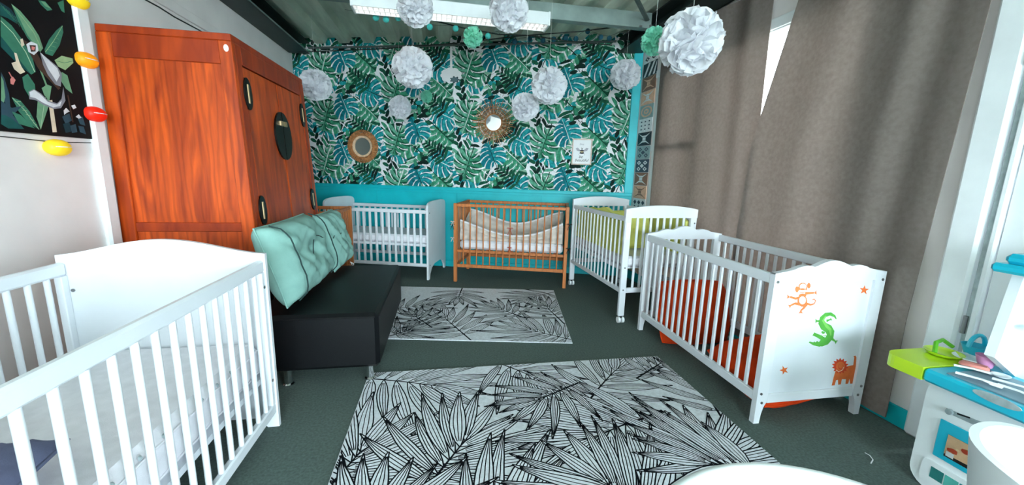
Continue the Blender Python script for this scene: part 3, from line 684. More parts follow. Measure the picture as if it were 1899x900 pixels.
# ---- white crib on castors with lime bedding
def castor_crib():
    rz = radians(93)-pi/2; r = thing('baby_crib', 'white crib on castors with lime bedding beside the curtains', 'crib', (1.440, 2.925, 0), rz)
    m = 'white_lacquer'; W, D = .66, 1.165                 # x width, y length away
    for y0 in (0, D-.03):
        for x0 in (0, W-.055): MB().box(x0, x0+.055, y0, y0+.03, .062, .93, b=.004).build('leg', m, r)
        arch = [(W*i/20, .965+.032*sin(pi*i/20)**.8) for i in range(21)]
        MB().prism(arch+[(W, .895), (0, .895)], XZ, y0-.002, y0+.032).build('arched_rail', m, r)
        MB().box(.055, W-.055, y0+.003, y0+.027, .262, .305, b=.004).build('end_rail', m, r)
        slats(r, (.055, y0+.015), (W-.055, y0+.015), .305, .897, 8, m, sx=.020)
        for x0 in (.03, W-.03):
            c = MB().cyl((x0, y0+.015, .044), (x0, y0+.015, .064), .012, n=10).build('castor_fork', 'black_rubber', r)
            for s in (-1, 1): MB().cyl((x0+s*.007, y0+.015, .026), (x0+s*.027, y0+.015, .026), .026, n=16).build('wheel', 'k_white', c, True)
    for x in (.004, W-.028):
        MB().box(x, x+.024, .03, D-.03, .865, .905, b=.004).build('top_rail', m, r)
        MB().box(x, x+.024, .03, D-.03, .262, .30, b=.004).build('bottom_rail', m, r)
        slats(r, (x+.012, .03), (x+.012, D-.03), .30, .865, 14, m, 'round', sx=.017)
    for x in (.032, W-.06): MB().box(x, x+.028, .03, D-.03, .44, .475, b=.003).build('base_rail', m, r)
    for k in range(8): MB().box(.05, W-.05, .08+k*.135, .13+k*.135, .455, .47).build('base_slat', m, r)
    MB().box(.006, .045, -.006, -.001, .72, .86).build('paper_tag', 'paper', r)
    bolts(r, [(W-.02, 0, .85), (.027, 0, .48), (.027, 0, .29)])
    t = thing('crib_mattress', 'white mattress under the lime bedding in castor crib', 'mattress', (1.440, 2.925, .476), rz)
    MB().box(.04, W-.04, .045, D-.045, 0, .09, b=.02).build('mattress_body', 'mattress', t)
    b = thing('crib_bumper', 'lime green padded bumper along the bars of castor crib', 'bumper', (1.440, 2.925, 0), rz)
    def side(x0, sg):
        def f(u, v):
            z1 = .86+.07*sin(pi*min(1, u*1.15))+.01*sin(u*20); return (x0+sg*(.02*sin(pi*v)+.006*noise2(u*5, v*4, 3)), .05+1.06*u, .57+(z1-.57)*v), (1, 0, .1)
        return f
    MB().sheet(side(.052, .8), 30, 10, .03).build('side_pad', 'lime_cloth', b, True)
    MB().sheet(side(W-.052, -.8), 30, 10, .03).build('side_pad', 'lime_cloth', b, True)
    MB().sheet(lambda u, v: ((.09+(W-.18)*u, D-.06+.012*sin(v*pi), .57+.27*v), (0, 1, 0)), 16, 8, .03).build('end_pad', 'lime_cloth', b, True)
castor_crib()
pillow('cushion', 'lime green quilted cushion standing in the castor crib', 'cushion', (.38, .36, .15), (1.70, 3.30, .750), (radians(72), 0, radians(8)), 'lime_cloth', [(0, 0, .04, .25), (-.5, .5, .03, .2), (.5, .5, .03, .2), (.5, -.5, .03, .2), (-.5, -.5, .03, .2)], 5)

# ---- orange cushions on the floor inside the sticker crib
pillow('floor_cushion', 'orange floor cushion standing at the far end of sticker crib', 'cushion', (.58, .50, .30), (1.850, 2.54, .232), (radians(72), 0, radians(-3)), 'orange_cloth', [(0, .0, .03, .35)], 11, rc=.22)
pillow('floor_cushion', 'orange floor cushion under the sticker panel of right crib', 'cushion', (.56, .50, .26), (1.872, 1.825, .145), (radians(15), radians(-6), radians(3)), 'orange_cloth', [(0, 0, .03, .4)], 17, rc=.22)

# ---- black seat and its cushions
def sofa():
    r = thing('low_sofa', 'low black leather sofa seat on short chrome legs', 'sofa')
    X0, X1, Y0, Y1 = -1.06, -.372, 2.20, 3.40
    MB().box(X0, X1, Y0, Y1, .095, .425, b=.022).build('seat_block', 'leather', r, True, angle=30)
    for (a, b_) in (((X0+.02, Y0-.001), (X1-.02, Y0-.001)), ((X1+.001, Y0+.02), (X1+.001, Y1-.02))):
        MB().tube([(a[0], a[1], .405), (b_[0], b_[1], .405)], .004, 6).build('seam', 'leather', r, True)
    for (x, y, z0) in ((-.883, 2.245, 0), (-.437, 2.245, .0105), (-.883, 3.34, .0105), (-.437, 3.34, .0105)):
        l = MB().cyl((x, y, z0), (x, y, .095), .022, n=20).build('leg', 'chrome', r, True)
        MB().lathe([(.030, z0), (.030, z0+.006), (.023, z0+.012)], 20, (x, y, 0)).build('foot_ring', 'chrome', l, True)
sofa()
def sofa_cushion(label, y0, y1, zt, tufts, seed, lean=73, xb=-.83, th=.17, ht=.46, flap=False):
    # leans on the wardrobe: local x along the sofa, y up the slope
    L = y1-y0; c = Vector((xb-.5*ht*cos(radians(lean))-.02, (y0+y1)/2, .44+.5*ht*sin(radians(lean))+.02))
    rot = Matrix.Rotation(radians(90), 4, 'Z') @ Matrix.Rotation(radians(lean), 4, 'X')
    o = pillow('cushion', label, 'cushion', (L, ht, th), c, rot.to_euler(), 'green_cloth', tufts, seed, n=30, puff=4.5, seam='green_cloth', wr=.009, rc=.05)
    return o
c1 = sofa_cushion('big sea green tufted cushion leaning over the black sofa', 2.215, 2.985, .82, [(.1, .1, .05, .22), (-.45, .15, .03, .2), (.55, -.2, .03, .25)], 2, ht=.47, th=.26)
# seams of the boxed side that faces the camera
def seam_crease_line(parent, pts, r=.004, m='seam'): MB().tube(pts, r, 6).build('seam', m, parent, True)
seam_crease_line(c1, [(-.315+.006*sin(i*1.9), -.222+.444*i/14, .122*max(0, 1-abs(-1+2*i/14*.98+.02)**4.5)**.5+.012) for i in range(15)])
seam_crease_line(c1, [(.315+.004*sin(i*1.9), -.222+.444*i/14, .122*max(0, 1-abs(-1+2*i/14*.98+.02)**4.5)**.5+.012) for i in range(15)])
seam_crease_line(c1, [(-.10+.33*i/12, .03+.09*sin(pi*i/12)-.10*(1-i/12), .118) for i in range(13)], .003)  # fold crease, its shade drawn as a dark line
c2 = sofa_cushion('smaller sea green cushion at the far end of the black sofa', 3.005, 3.50, .82, [(0, 0, .035, .2)], 9, ht=.45, th=.17, xb=-.785)
seam_crease_line(c2, [(-.2+.4*i/12, .02+.015*sin(i), .066) for i in range(13)], .003)
MB().tube([(.21, -.25, .0), (.25, -.28, .01), (.262, -.29, .0), (.25, -.30, -.006), (.225, -.262, .0)], .0035, 6).build('tie_loop', 'paper', c2, True)

# ================================================================== RUGS
def palm_rug(label, loc, rz, W, D, fronds, seed):
    r = thing('rug', label, 'rug', loc, rz)
    T = .007
    MB().box(0, W, 0, D, 0.0006, T, b=.002).build('rug_body', 'rug', r)
    mb = MB(); rnd = random.Random(seed); lay = [0]
    def leaflet(p0, ang, ln, wd, bend, nl):
        lay[0] += 1; w = T+.0001+.000016*lay[0]; n = 12; C = []; x, y = p0
        for i in range(n+1):
            k = i/n; a = ang+bend*(k-.3)
            if i: x += cos(a)*ln/n; y += sin(a)*ln/n
            h = wd*(sin(pi*k**.75)**1.15 if k < 1 else 0)+.0012; C.append((x, y, a, h))
        off = lambda c, f: (c[0]-sin(c[2])*c[3]*f, c[1]+cos(c[2])*c[3]*f)
        mb.flatpoly([off(c, 1) for c in C]+[off(c, -1) for c in C[::-1]], XY, w, 0)
        for li in range(nl):
            f = -1+2*li/(nl-1); e = 1 if li in (0, nl-1) else .9
            pts = [off(C[i], f) for i in range(0 if e == 1 else 1, n+1 if e == 1 else n)]
            pts = [(a+rnd.uniform(-.0012, .0012), b+rnd.uniform(-.0012, .0012)) for a, b in pts]
            mb.ribbon(pts, .0064 if e == 1 else rnd.uniform(.0038, .0052), XY, w+.000008, 1)
    for (bx, by, tx, ty, sc, n) in fronds:
        n = max(4, n-3); sc *= 1.18
        dx, dy = tx-bx, ty-by; L = sqrt(dx*dx+dy*dy); a0 = math.atan2(dy, dx); cv = rnd.uniform(-.25, .25)
        midline = []; x, y = bx, by
        for i in range(n+1):
            t = i/n; a = a0+cv*(t-.5); midline.append((x, y, a, t)); x += cos(a)*L/n; y += sin(a)*L/n
        order = []
        for (x, y, a, t) in midline:
            for sd in (1, -1):
                op = 1.35-.95*t+rnd.uniform(-.08, .08); ln = sc*(.80+.50*sin(pi*(.15+.75*t)))*rnd.uniform(.75, 1.15)
                order.append((x, y, a+sd*op, ln, sc*.078*rnd.uniform(.8, 1.2), -sd*.22))
        order.append((x, y, midline[-1][2], sc*.85, sc*.08, 0))
        rnd.shuffle(order)
        for q in order: leaflet((q[0], q[1]), q[2], q[3], q[4], q[5], 5)
        lay[0] += 1; w = T+.0001+.000016*lay[0]
        mb.ribbon([(bx-cos(a0)*L*.5, by-sin(a0)*L*.5)]+[(p[0], p[1]) for p in midline], [.013]+[.012-.006*p[3] for p in midline], XY, w, 1)
    cl = [((.004, 0, 0), (-1, 0, 0)), ((W-.004, 0, 0), (1, 0, 0)), ((0, .004, 0), (0, -1, 0)), ((0, D-.004, 0), (0, 1, 0))]
    mb.build('palm_pattern', ['rug', 'rug_ink'], r, recalc=False, clip=cl)
    return r
def pxf(bx, by, tx, ty, sc, n, org, rz):
    o = Vector(org)
    def loc(x, y): d = onZ(x, y, .007)-o; return (d.x*cos(-rz)-d.y*sin(-rz), d.x*sin(-rz)+d.y*cos(-rz))
    a = loc(bx, by); b = loc(tx, ty); return (a[0], a[1], b[0], b[1], sc, n)
o1 = (-.455, .975, 0)
F1 = [pxf(690, 703, 800, 716, .36, 8, o1, 0), pxf(930, 676, 990, 702, .34, 7, o1, 0), pxf(1095, 740, 1142, 688, .34, 8, o1, 0), pxf(1200, 690, 1235, 668, .26, 6, o1, 0),
      pxf(1330, 762, 1290, 700, .30, 7, o1, 0), pxf(620, 893, 668, 838, .38, 8, o1, 0), pxf(800, 895, 862, 818, .36, 9, o1, 0), pxf(1190, 778, 1105, 815, .38, 9, o1, 0),
      pxf(1335, 860, 1322, 838, .36, 8, o1, 0), pxf(1050, 720, 1000, 740, .26, 6, o1, 0),
      (.55, .15, .72, .22, .36, 8), (1.2, .15, 1.1, .3, .36, 8), (.15, .12, .2, .25, .34, 8), (1.75, .3, 1.6, .35, .34, 8)]
palm_rug('large white rug with black palm line pattern nearest the camera', o1, 0, 1.905, 1.335, F1, 4)
rz2 = radians(-9.6); o2 = (.929-1.9*cos(rz2), 2.58-1.9*sin(rz2), 0)
F2 = [pxf(860, 620, 825, 590, .32, 8, o2, rz2), pxf(1050, 628, 985, 612, .34, 8, o2, rz2), pxf(740, 572, 790, 566, .24, 7, o2, rz2), pxf(960, 585, 925, 572, .28, 7, o2, rz2),
      pxf(855, 540, 850, 552, .26, 6, o2, rz2), pxf(1015, 545, 985, 552, .26, 6, o2, rz2), pxf(735, 620, 760, 612, .24, 7, o2, rz2), pxf(1035, 590, 1015, 570, .26, 7, o2, rz2), pxf(790, 600, 770, 585, .2, 6, o2, rz2)]
palm_rug('smaller grey rug with black palm line pattern partly under the sofa', o2, rz2, 1.9, 1.31, F2, 9)

# ================================================================== CURTAINS
def curtain(label, e0, e1, z0, z1, off, folds, amp, seed, hemcurl=False):
    r = thing('curtain', label, 'curtain', RO_, RA)
    def f(u, v):
        z = z0+(z1-z0)*v; a, b = e0(z), e1(z); x = a+(b-a)*u
        ph = 2*pi*folds*u+.5*sin(v*2+seed)+1.2*sin(u*5+seed)
        y = off+amp*(.55+.45*v)*sin(ph)+amp*.25*sin(ph*1.7+seed+v*1.5)
        y += .006*sin(u*40+v*6)*0
        return (x, y, z), (0.0, 1, 0)
    MB().sheet(f, 120, 24, .004).build('cloth', 'cloth', r, True, angle=80)
    MB().sheet(lambda u, v: ((f(u, .0)[0][0], f(u, 0)[0][1], z0+.06*v), (0, 1, 0)), 120, 1, .0065).build('hem', 'cloth', r, True, angle=80)
    return r
lerp = lambda a, b, t: a+(b-a)*max(0, min(1, t))
curtain('plain taupe curtain panel hanging nearest the back wall', lambda z: .445+.012*sin(z*2), lambda z: 1.79+.03*lerp(0, 1, (2.4-z)/1.0), .04, 2.575, -.034, 3.2, .015, 1.0)
curtain('wide taupe curtain panel hanging beside the white door frame', lambda z: lerp(2.06, 1.80, (2.45-z)/.98)-.05*lerp(0, 1, (1.5-z)/1.2), lambda z: 2.985-.055*lerp(0, 1, (2.0-z)/1.4), .045, 2.575, -.066, 2.6, .013, 2.4)
rd = thing('curtain_rod', 'thin dark curtain rod under the right roof beam', 'curtain rod', RO_, RA)
MB().cyl((.35, -.05, 2.590), (3.1, -.05, 2.590), .009, n=10).build('rod', 'iron', rd, True)
for x in (.40, 1.75, 3.05): MB().box(x-.008, x+.008, -.055, 0, 2.582, 2.598).build('bracket', 'iron', rd)

# ================================================================== WALL DECORATION
# canvas with a ring-tailed animal among leaves
def canvas():
    Y0, Y1, Z0, Z1 = 1.885, 2.497, 1.348, 2.16; X = -1.848
    r = thing('canvas_picture', 'dark jungle canvas with a pale long-tailed animal on the left wall', 'picture', (0, 0, 0))
    cv = MB().box(-1.87, X, Y0, Y1, Z0, Z1, b=.002).build('canvas', flat('#0b1013', .7), r)
    mb = MB(); cols = ['#1f5a58', '#3f7f68', '#74a583', '#9fbf90', '#dfe3ea', '#8d8f9a', '#4b382f', '#e8d7c0', '#e08a86', '#33505f', '#1d3b46', '#b9d2b4', '#0c1418']
    def P(pts): return [(lambda q: (q.y, q.z))(onX(a/3, b/3, X)) for a, b in pts]
    k = [0]
    def pl(c, pts): k[0] += 1; mb.flatpoly(P(pts), lambda u, v, w: (w, u, v), X+.0003+.00008*k[0], c)
    def ln(c, pts, w): k[0] += 1; mb.ribbon(P(pts), w/1000, lambda u, v, w_: (w_, u, v), X+.0003+.00008*k[0], c)
    pl(10, [(0, 10), (60, 50), (115, 130), (60, 110), (0, 70)]); pl(0, [(0, 30), (50, 60), (90, 130), (40, 100), (0, 85)])
    for i in range(7): ln(1, [(i*16, 20+i*14), (30+i*16, 60+i*18)], 2.2)
    pl(1, [(210, 0), (250, 8), (290, 55), (262, 60), (225, 25)]); pl(1, [(318, 15), (352, 0), (358, 72), (340, 60)]); pl(2, [(225, 5), (250, 12), (285, 50), (250, 35)])
    pl(2, [(60, 20), (110, 60), (170, 130), (215, 200), (238, 268), (222, 290), (150, 210), (100, 120)]); ln(3, [(65, 28), (120, 95), (185, 180), (228, 270)], 3)
    pl(1, [(60, 20), (100, 120), (150, 210), (222, 290), (150, 195), (110, 110)])
    pl(1, [(245, 275), (270, 220), (310, 170), (345, 140), (350, 180), (330, 250), (290, 312), (250, 298)]); ln(3, [(250, 290), (295, 230), (345, 145)], 2.5)
    for i in range(6): ln(2, [(262+i*14, 275-i*22), (300+i*8, 285-i*22)], 1.6)
    pl(1, [(0, 90), (60, 140), (120, 220), (180, 330), (196, 400), (170, 415), (110, 340), (40, 250), (0, 200)]); ln(11, [(0, 115), (70, 185), (140, 290), (190, 400)], 4)
    pl(0, [(0, 200), (40, 250), (110, 340), (170, 415), (100, 360), (30, 290), (0, 260)])
    pl(3, [(300, 335), (340, 310), (400, 325), (405, 350), (360, 390), (320, 370)]); ln(1, [(305, 338), (355, 350), (400, 340)], 2)
    pl(2, [(340, 400), (372, 420), (400, 522), (362, 492), (330, 440)]); pl(1, [(120, 430), (150, 410), (190, 470), (197, 560), (160, 540), (130, 490)])
    pl(1, [(60, 540), (110, 560), (160, 620), (217, 722), (160, 690), (100, 620)]); ln(11, [(65, 545), (130, 610), (212, 720)], 2.5)
    for i in range(6): ln(3, [(80+i*20, 565+i*24), (112+i*18, 566+i*26)], 1.8)
    pl(2, [(205, 560), (250, 540), (266, 590), (222, 722), (198, 650)]); ln(11, [(245, 548), (222, 715)], 2)
    pl(9, [(0, 400), (20, 440), (45, 520), (58, 645), (22, 570), (0, 520)]); pl(2, [(0, 420), (14, 450), (24, 540), (8, 600), (0, 590)])
    pl(9, [(0, 560), (60, 600), (118, 590), (66, 640), (130, 720), (40, 668), (0, 640)]); pl(0, [(20, 640), (60, 660), (130, 718), (40, 715), (0, 690), (0, 640)]); pl(1, [(60, 620), (110, 640), (190, 715), (100, 690)])
    pl(9, [(340, 650), (380, 630), (395, 670), (360, 690)]); pl(9, [(420, 640), (455, 650), (470, 700), (440, 690)]); pl(10, [(345, 690), (380, 680), (400, 730), (360, 740)]); pl(9, [(430, 700), (460, 705), (474, 748), (440, 735)]); pl(9, [(385, 700), (415, 690), (425, 735), (395, 740)])
    ln(6, [(372, 530), (385, 600), (400, 680)], 7); pl(4, [(348, 615), (362, 600), (382, 620), (362, 630), (352, 640)]); pl(4, [(390, 588), (410, 582), (420, 600), (402, 608)]); pl(4, [(415, 650), (432, 636), (448, 655), (432, 660)])
    pl(7, [(262, 560), (284, 556), (310, 735), (286, 736)]); ln(2, [(215, 380), (250, 470), (262, 560)], 9); pl(2, [(225, 490), (255, 470), (280, 480), (268, 560), (240, 530)])
    pl(6, [(120, 220), (150, 235), (200, 300), (250, 380), (290, 440), (330, 490), (318, 500), (262, 440), (205, 380), (160, 300)])
    pl(5, [(215, 290), (258, 325), (312, 370), (338, 412), (332, 482), (300, 470), (258, 415), (232, 360)]); pl(4, [(218, 292), (262, 332), (312, 380), (326, 420), (308, 455), (262, 385)])
    pl(4, [(138, 246), (165, 230), (200, 245), (207, 282), (182, 306), (150, 288)]); pl(6, [(156, 250), (192, 252), (190, 286), (165, 288)]); pl(8, [(168, 258), (188, 262), (182, 280), (168, 276)])
    pl(7, [(104, 218), (118, 214), (128, 250), (112, 262)])
    pl(5, [(150, 510), (180, 495), (220, 520), (260, 560), (310, 575), (335, 550), (345, 485), (357, 560), (332, 602), (290, 606), (230, 582), (190, 556), (155, 552)])
    pl(4, [(156, 512), (182, 500), (218, 526), (258, 566), (308, 582), (336, 560), (328, 590), (288, 598), (232, 572), (188, 545), (160, 540)])
    pl(7, [(55, 350), (80, 342), (70, 292), (84, 296), (100, 345), (112, 372), (132, 400), (104, 412), (70, 384)]); pl(8, [(48, 440), (62, 425), (78, 445), (66, 472), (50, 466)]); ln(8, [(40, 400), (62, 440)], 5)
    cl = [((0, Y0, 0), (0, -1, 0)), ((0, Y1, 0), (0, 1, 0)), ((0, 0, Z0), (0, 0, -1)), ((0, 0, Z1), (0, 0, 1))]
    mb.build('painting', [flat(c) for c in cols], cv, recalc=False, clip=cl)
canvas()
# egg-shaped string lights around the canvas
eg = tag(MB().tube([(-1.862, 2.575, 2.2), (-1.86, 2.585, 2.05), (-1.862, 2.57, 1.77), (-1.862, 2.58, 1.48), (-1.862, 2.53, 1.33), (-1.862, 2.30, 1.318), (-1.862, 2.10, 1.325), (-1.862, 1.9, 1.33)], .0022, 6).build('string_light_cable', 'cable', None, True), 'thin dark cable of the egg lights beside the canvas', 'cable')
for nm, x, y, c, lab, hor in (('a', 143, 0, '#f2cf22', 'yellow egg light at the top edge beside the canvas', 1), ('b', 160, 112, '#f59a14', 'orange egg light beside the canvas edge', 1), ('c', 176, 212, '#e8250f', 'red egg light beside the lower canvas edge', 1), ('d', 107, 274, '#efcd28', 'yellow egg light hanging below the canvas', 1)):
    p = onX(x, y, -1.838); t = thing('egg_light', lab, 'light', p, group='egg lights beside the canvas', rot=(radians(90), 0, radians(8)))
    em = mat('egg_'+c, c, .5, var=.04, emit=.08)
    prof = [(.0, -.050)]+[(.040*sin(pi*(i/12))**.75, -.052*cos(pi*i/12)*(1.06 if i > 6 else 1)) for i in range(1, 12)]+[(0, .053)]
    s_ = t; b_ = MB()
    b_.lathe([(max(.001, a), z) for a, z in prof], 20).build('shell', em, t, True).rotation_euler = (0, 0, 0)
    MB().tube([(.0402*sin(pi*i/10)**.75, .004, -.05*cos(pi*i/10)) for i in range(1, 10)], .0022, 6).build('midline', 'paper', t, True)  # white line paints a highlight slit on the shell
    t.rotation_euler = (radians(90), radians(0), radians(0))

# mirrors on the back wall (children local to wall frame, things of their own)
def back_thing(name, label, cat, px, py, off=.0):
    u, z = on_back(px, py); d = Vector((cos(BA), sin(BA), 0)); n = Vector((sin(BA), -cos(BA), 0))
    t = thing(name, label, cat, BO+d*u+n*(.006+off)+Vector((0, 0, z)), BA); return t
rm = back_thing('rattan_mirror', 'small round mirror in a woven rattan ring', 'mirror', 674, 272)
RT = lambda prof, n: [(a, b) for a, b in prof]
def ring(mb, r0, r1, y0, y1, n=40, mi=0):              # flat annulus in the xz plane
    V = []; 
    for q in range(n):
        a = 2*pi*q/n
        for rr, yy in ((r0, y0), (r1, y0), (r1, y1), (r0, y1)): V.append((rr*cos(a), yy, rr*sin(a)))
    F = []
    for q in range(n):
        o = q*4; p = ((q+1) % n)*4
        for k in range(4): F.append((o+k, o+(k+1) % 4, p+(k+1) % 4, p+k))
    return mb.add(V, F, mi)
def disc(mb, r, y0, y1, n=40, mi=0): return mb.prism([(r*cos(2*pi*q/n), r*sin(2*pi*q/n)) for q in range(n)], XZ, y0, y1, mi)
disc(MB(), .112, -.012, -.006).build('mirror_glass', 'mirror', rm)
ring(MB(), .108, .135, -.026, -.004).build('inner_ring', 'rattan_light', rm, True)
wv = MB()
for k in range(44):
    a = 2*pi*k/44; wv.tube([(.132*cos(a), -.010, .132*sin(a)), (.155*cos(a+.03), -.032, .155*sin(a+.03)), (.186*cos(a+.05), -.028, .186*sin(a+.05)), (.196*cos(a+.06), -.006, .196*sin(a+.06))], .0145, 6)
wv.build('woven_ring', 'rattan', rm, True)
sm = back_thing('sunburst_mirror', 'round mirror framed by radiating rattan rods', 'mirror', 916, 228)
disc(MB(), .098, -.020, -.012).build('mirror_glass', 'mirror', sm)
ring(MB(), .094, .106, -.03, -.01).build('inner_ring', 'rattan', sm, True)
ray_me = []
for k in range(60):
    a = 2*pi*k/60+.01*sin(k*5); ro = .245+.035*sin(k*2.4); MB().tube([(.10*cos(a), -.020, .10*sin(a)), (ro*cos(a+.01), -.022, ro*sin(a+.01))], .0042, 5).build('rattan_rod', 'rattan' if k % 3 else 'rattan_light', sm, True)
for rr in (.155, .185): MB().tube([(rr*cos(2*pi*q/40), -.027, rr*sin(2*pi*q/40)) for q in range(40)], .0035, 5, closed=True).build('hoop', 'rattan', sm, True)
# bee print
bf = back_thing('bee_picture', 'small pale framed bee print on the wallpaper', 'picture', 1079, 282)
fw, fh = .117, .152
for a in ((-fw, -fw+.014, -fh, fh), (fw-.014, fw, -fh, fh), (-fw+.014, fw-.014, -fh, -fh+.014), (-fw+.014, fw-.014, fh-.014, fh)): MB().box(a[0], a[1], -.022, -.001, a[2], a[3], b=.003).build('frame_bar', mat('pale_frame', '#e2cbbf', .6, var=.08, scale=30), bf)
pp = MB().box(-fw+.014, fw-.014, -.010, -.002, -fh+.014, fh-.014).build('print', 'paper', bf)
ink = flat('#24222a'); gry = flat('#b6b4bd')
mb = MB()
for z, w, h in ((.034, .010, .008), (.012, .026, .013), (-.012, .027, .015)): mb.flatpoly([(w*cos(q*pi/8), z+h*sin(q*pi/8)*.75) for q in range(16)], XZ, -.0106, 0)
mb.flatpoly([(.02*cos(q*pi/8), .0+.006*sin(q*pi/8)) for q in range(16)], XZ, -.0108, 2)
for s in (-1, 1):
    mb.flatpoly([(s*.012, .012), (s*.05, .048), (s*.075, .040), (s*.06, .014), (s*.03, .004)], XZ, -.0104, 1)
    mb.ribbon([(s*.02, -.01), (s*.035, -.03), (s*.03, -.04)], .002, XZ, -.0104, 0); mb.ribbon([(s*.004, .042), (s*.012, .058)], .0016, XZ, -.0104, 0)
mb.build('bee', [ink, gry, flat('#d9c9a0')], pp, recalc=False)
def text(body, size, x, z, y, m, parent, shear=.2, name='lettering', rot=(radians(90), 0, 0)):
    c = bpy.data.curves.new(name, 'FONT'); c.body = body; c.size = size; c.align_x = 'CENTER'; c.shear = shear; c.extrude = .0002; c.resolution_u = 3
    o = bpy.data.objects.new('tmp', c); COL.objects.link(o); dg = bpy.context.evaluated_depsgraph_get(); dg.update()
    me = bpy.data.meshes.new_from_object(o.evaluated_get(dg)); bpy.data.objects.remove(o); bpy.data.curves.remove(c)
    me.materials.clear(); me.materials.append(m); p = place(name, me, parent, (x, y, z), rot); return p
text('Bee', .034, -.005, .078, -.0108, gry, pp); text('be', .048, -.012, -.072, -.0108, ink, pp, .35); text('beautiful', .046, 0, -.112, -.0108, ink, pp, .35)
# paper cut-outs on a ribbon
pc = back_thing('paper_cutout', 'white scalloped paper cloud hanging on a ribbon over the wallpaper', 'decoration', 838, 141, .02)
sc_ = []
for q in range(60):
    a = 2*pi*q/60; rr = .095+.012*abs(sin(a*4.5)); sc_.append((rr*1.25*cos(a), rr*.85*sin(a)))
MB().prism(sc_, XZ, -.004, 0).build('cloud', 'paper', pc)
MB().prism([(-.014, .07), (.014, .07), (.014, .42), (-.014, .42)], XZ, -.003, -.001).build('ribbon', 'paper', pc)
fl_ = [((.052+.010*cos(a*7))*cos(a), (.034+.008*cos(a*7))*sin(a)) for a in [2*pi*q/56 for q in range(56)]]
ft = MB().prism([(u+.045, v-.05) for u, v in fl_], XZ, -.010, -.006).build('flower_tag', flat('#33474e'), pc)
MB().prism([(u*.82+.045, v*.82-.05) for u, v in fl_], XZ, -.0108, -.010).build('flower_rim', flat('#5f757b'), ft)

# ================================================================== POMPOMS
def pompom_mesh(name, m, seed, n=120):
    rnd = random.Random(seed); mb = MB()
    for k in range(n):
        z = 1-2*(k+.5)/n; a = k*2.39996+rnd.uniform(-.2, .2); s = sqrt(1-z*z); d = Vector((s*cos(a), s*sin(a), z))
        u = d.cross(Vector((rnd.uniform(-1, 1), rnd.uniform(-1, 1), rnd.uniform(-1, 1)))).normalized(); v = d.cross(u)
        w = rnd.uniform(.30, .44); ph = rnd.uniform(0, 6); R = rnd.uniform(.93, 1.03); nu, nv = 6, 4; V = []
        for i in range(nu+1):
            for j in range(nv+1):
                p = -1+2*i/nu; t = j/nv
                wid = w*(.25+.75*t**.6)*(1-.25*t**4*abs(p)); cup = .16*p*p*t+.07*sin(p*4+ph)*t+.16*t*t*rnd.uniform(.9, 1.1)
                rad = R*(.42+.58*t)-.10*p*p*t*t+.018*sin(p*9+ph)*t
                V.append(d*rad+u*(p*wid)+v*(cup-.1*t))
        F = [(i*(nv+1)+j, (i+1)*(nv+1)+j, (i+1)*(nv+1)+j+1, i*(nv+1)+j+1) for i in range(nu) for j in range(nv)]
        mb.add(V, F)
    core = MB(); 
    mb.lathe([(max(.002, .62*sin(pi*i/8)), -.62*cos(pi*i/8)) for i in range(9)], 12)
    return mb.mesh(name, m, True, recalc=False, angle=70)
pom_w = [pompom_mesh('tissue_petals', 'tissue', s, 130) for s in (1, 2)]; pom_m = pompom_mesh('tissue_petals', 'mint_tissue', 3, 90)
poms = [(1280, 78, 116, .33, 'w', 'biggest white tissue pompom hanging before the curtain'), (1214, 76, 52, .17, 'm', 'mint tissue pompom tucked beside the biggest white pompom'),
 (770, 14, 68, .24, 'w', 'white tissue pompom before the left of the ceiling light'), (943, 20, 74, .27, 'w', 'white tissue pompom before the right end of the ceiling light'),
 (765, 126, 74, .34, 'w', 'white tissue pompom above the middle of the wallpaper'), (585, 158, 57, .30, 'w', 'white tissue pompom beside the wardrobe edge'),
 (742, 199, 42, .25, 'w', 'small white tissue pompom left of the sunburst mirror'), (1018, 159, 67, .30, 'w', 'white tissue pompom right above the sunburst mirror'),
 (974, 199, 52, .25, 'w', 'greyish white tissue pompom touching the sunburst mirror rods'), (1160, 139, 56, .30, 'w', 'white tissue pompom before the teal corner board'),
 (877, 69, 38, .18, 'm', 'mint tissue pompom hanging below the ceiling light'), (684, 182, 21, .15, 'm', 'tiny mint tissue pompom above the woven mirror'), (791, 179, 23, .15, 'm', 'tiny mint tissue pompom under the paper cloud')]
for i, (x, y, dp, D, k, lab) in enumerate(poms):
    p = CPOS+ray(x, y)*(D*FOC/dp)
    t = thing('paper_pompom', lab, 'pompom', p, group='tissue pompoms on threads')
    o = place('tissue_petals', pom_m if k == 'm' else pom_w[i % 2], t, rot=(i*.7, i*1.3, i*.4)); o.scale = (D/2*1.0,)*3
    MB().cyl((0, 0, 0), (0, 0, 2.73-p.z), .0008, n=4).build('thread', 'thread', t)

# ================================================================== GARLANDS
def ball_garland(label, pts, name):
    return tag(MB().tube(pts, .0055, 6).build(name, 'cable', None, True), label, 'cable')
cA = [onY(553, 97, 5.30), onY(700, 91, 4.9), onY(860, 79, 4.55), onY(960, 67, 4.2), onY(1080, 58, 3.95), onY(1190, 44, 3.75)]
ball_garland('long black cable stretched across below the roof', cA, 'hanging_cable')
cB = [onY(795, 36, 3.74), onY(860, 52, 3.76), onY(925, 64, 3.80), onY(985, 66, 3.86), onY(1050, 76, 3.92), onY(1135, 84, 3.96)]
ball_garland('short black cable sagging under the ceiling light', cB, 'hanging_cable')
bm_l = MB().lathe([(max(.001, .026*sin(pi*i/10)), -.026*cos(pi*i/10)) for i in range(11)], 16)
meL = bm_l.mesh('cotton_ball', 'ball_teal', True); meD = bm_l.mesh('cotton_ball', 'ball_dark', True)
pos = ['leftmost', 'second from left', 'third from left', 'fourth from left', 'fifth from left', 'rightmost']
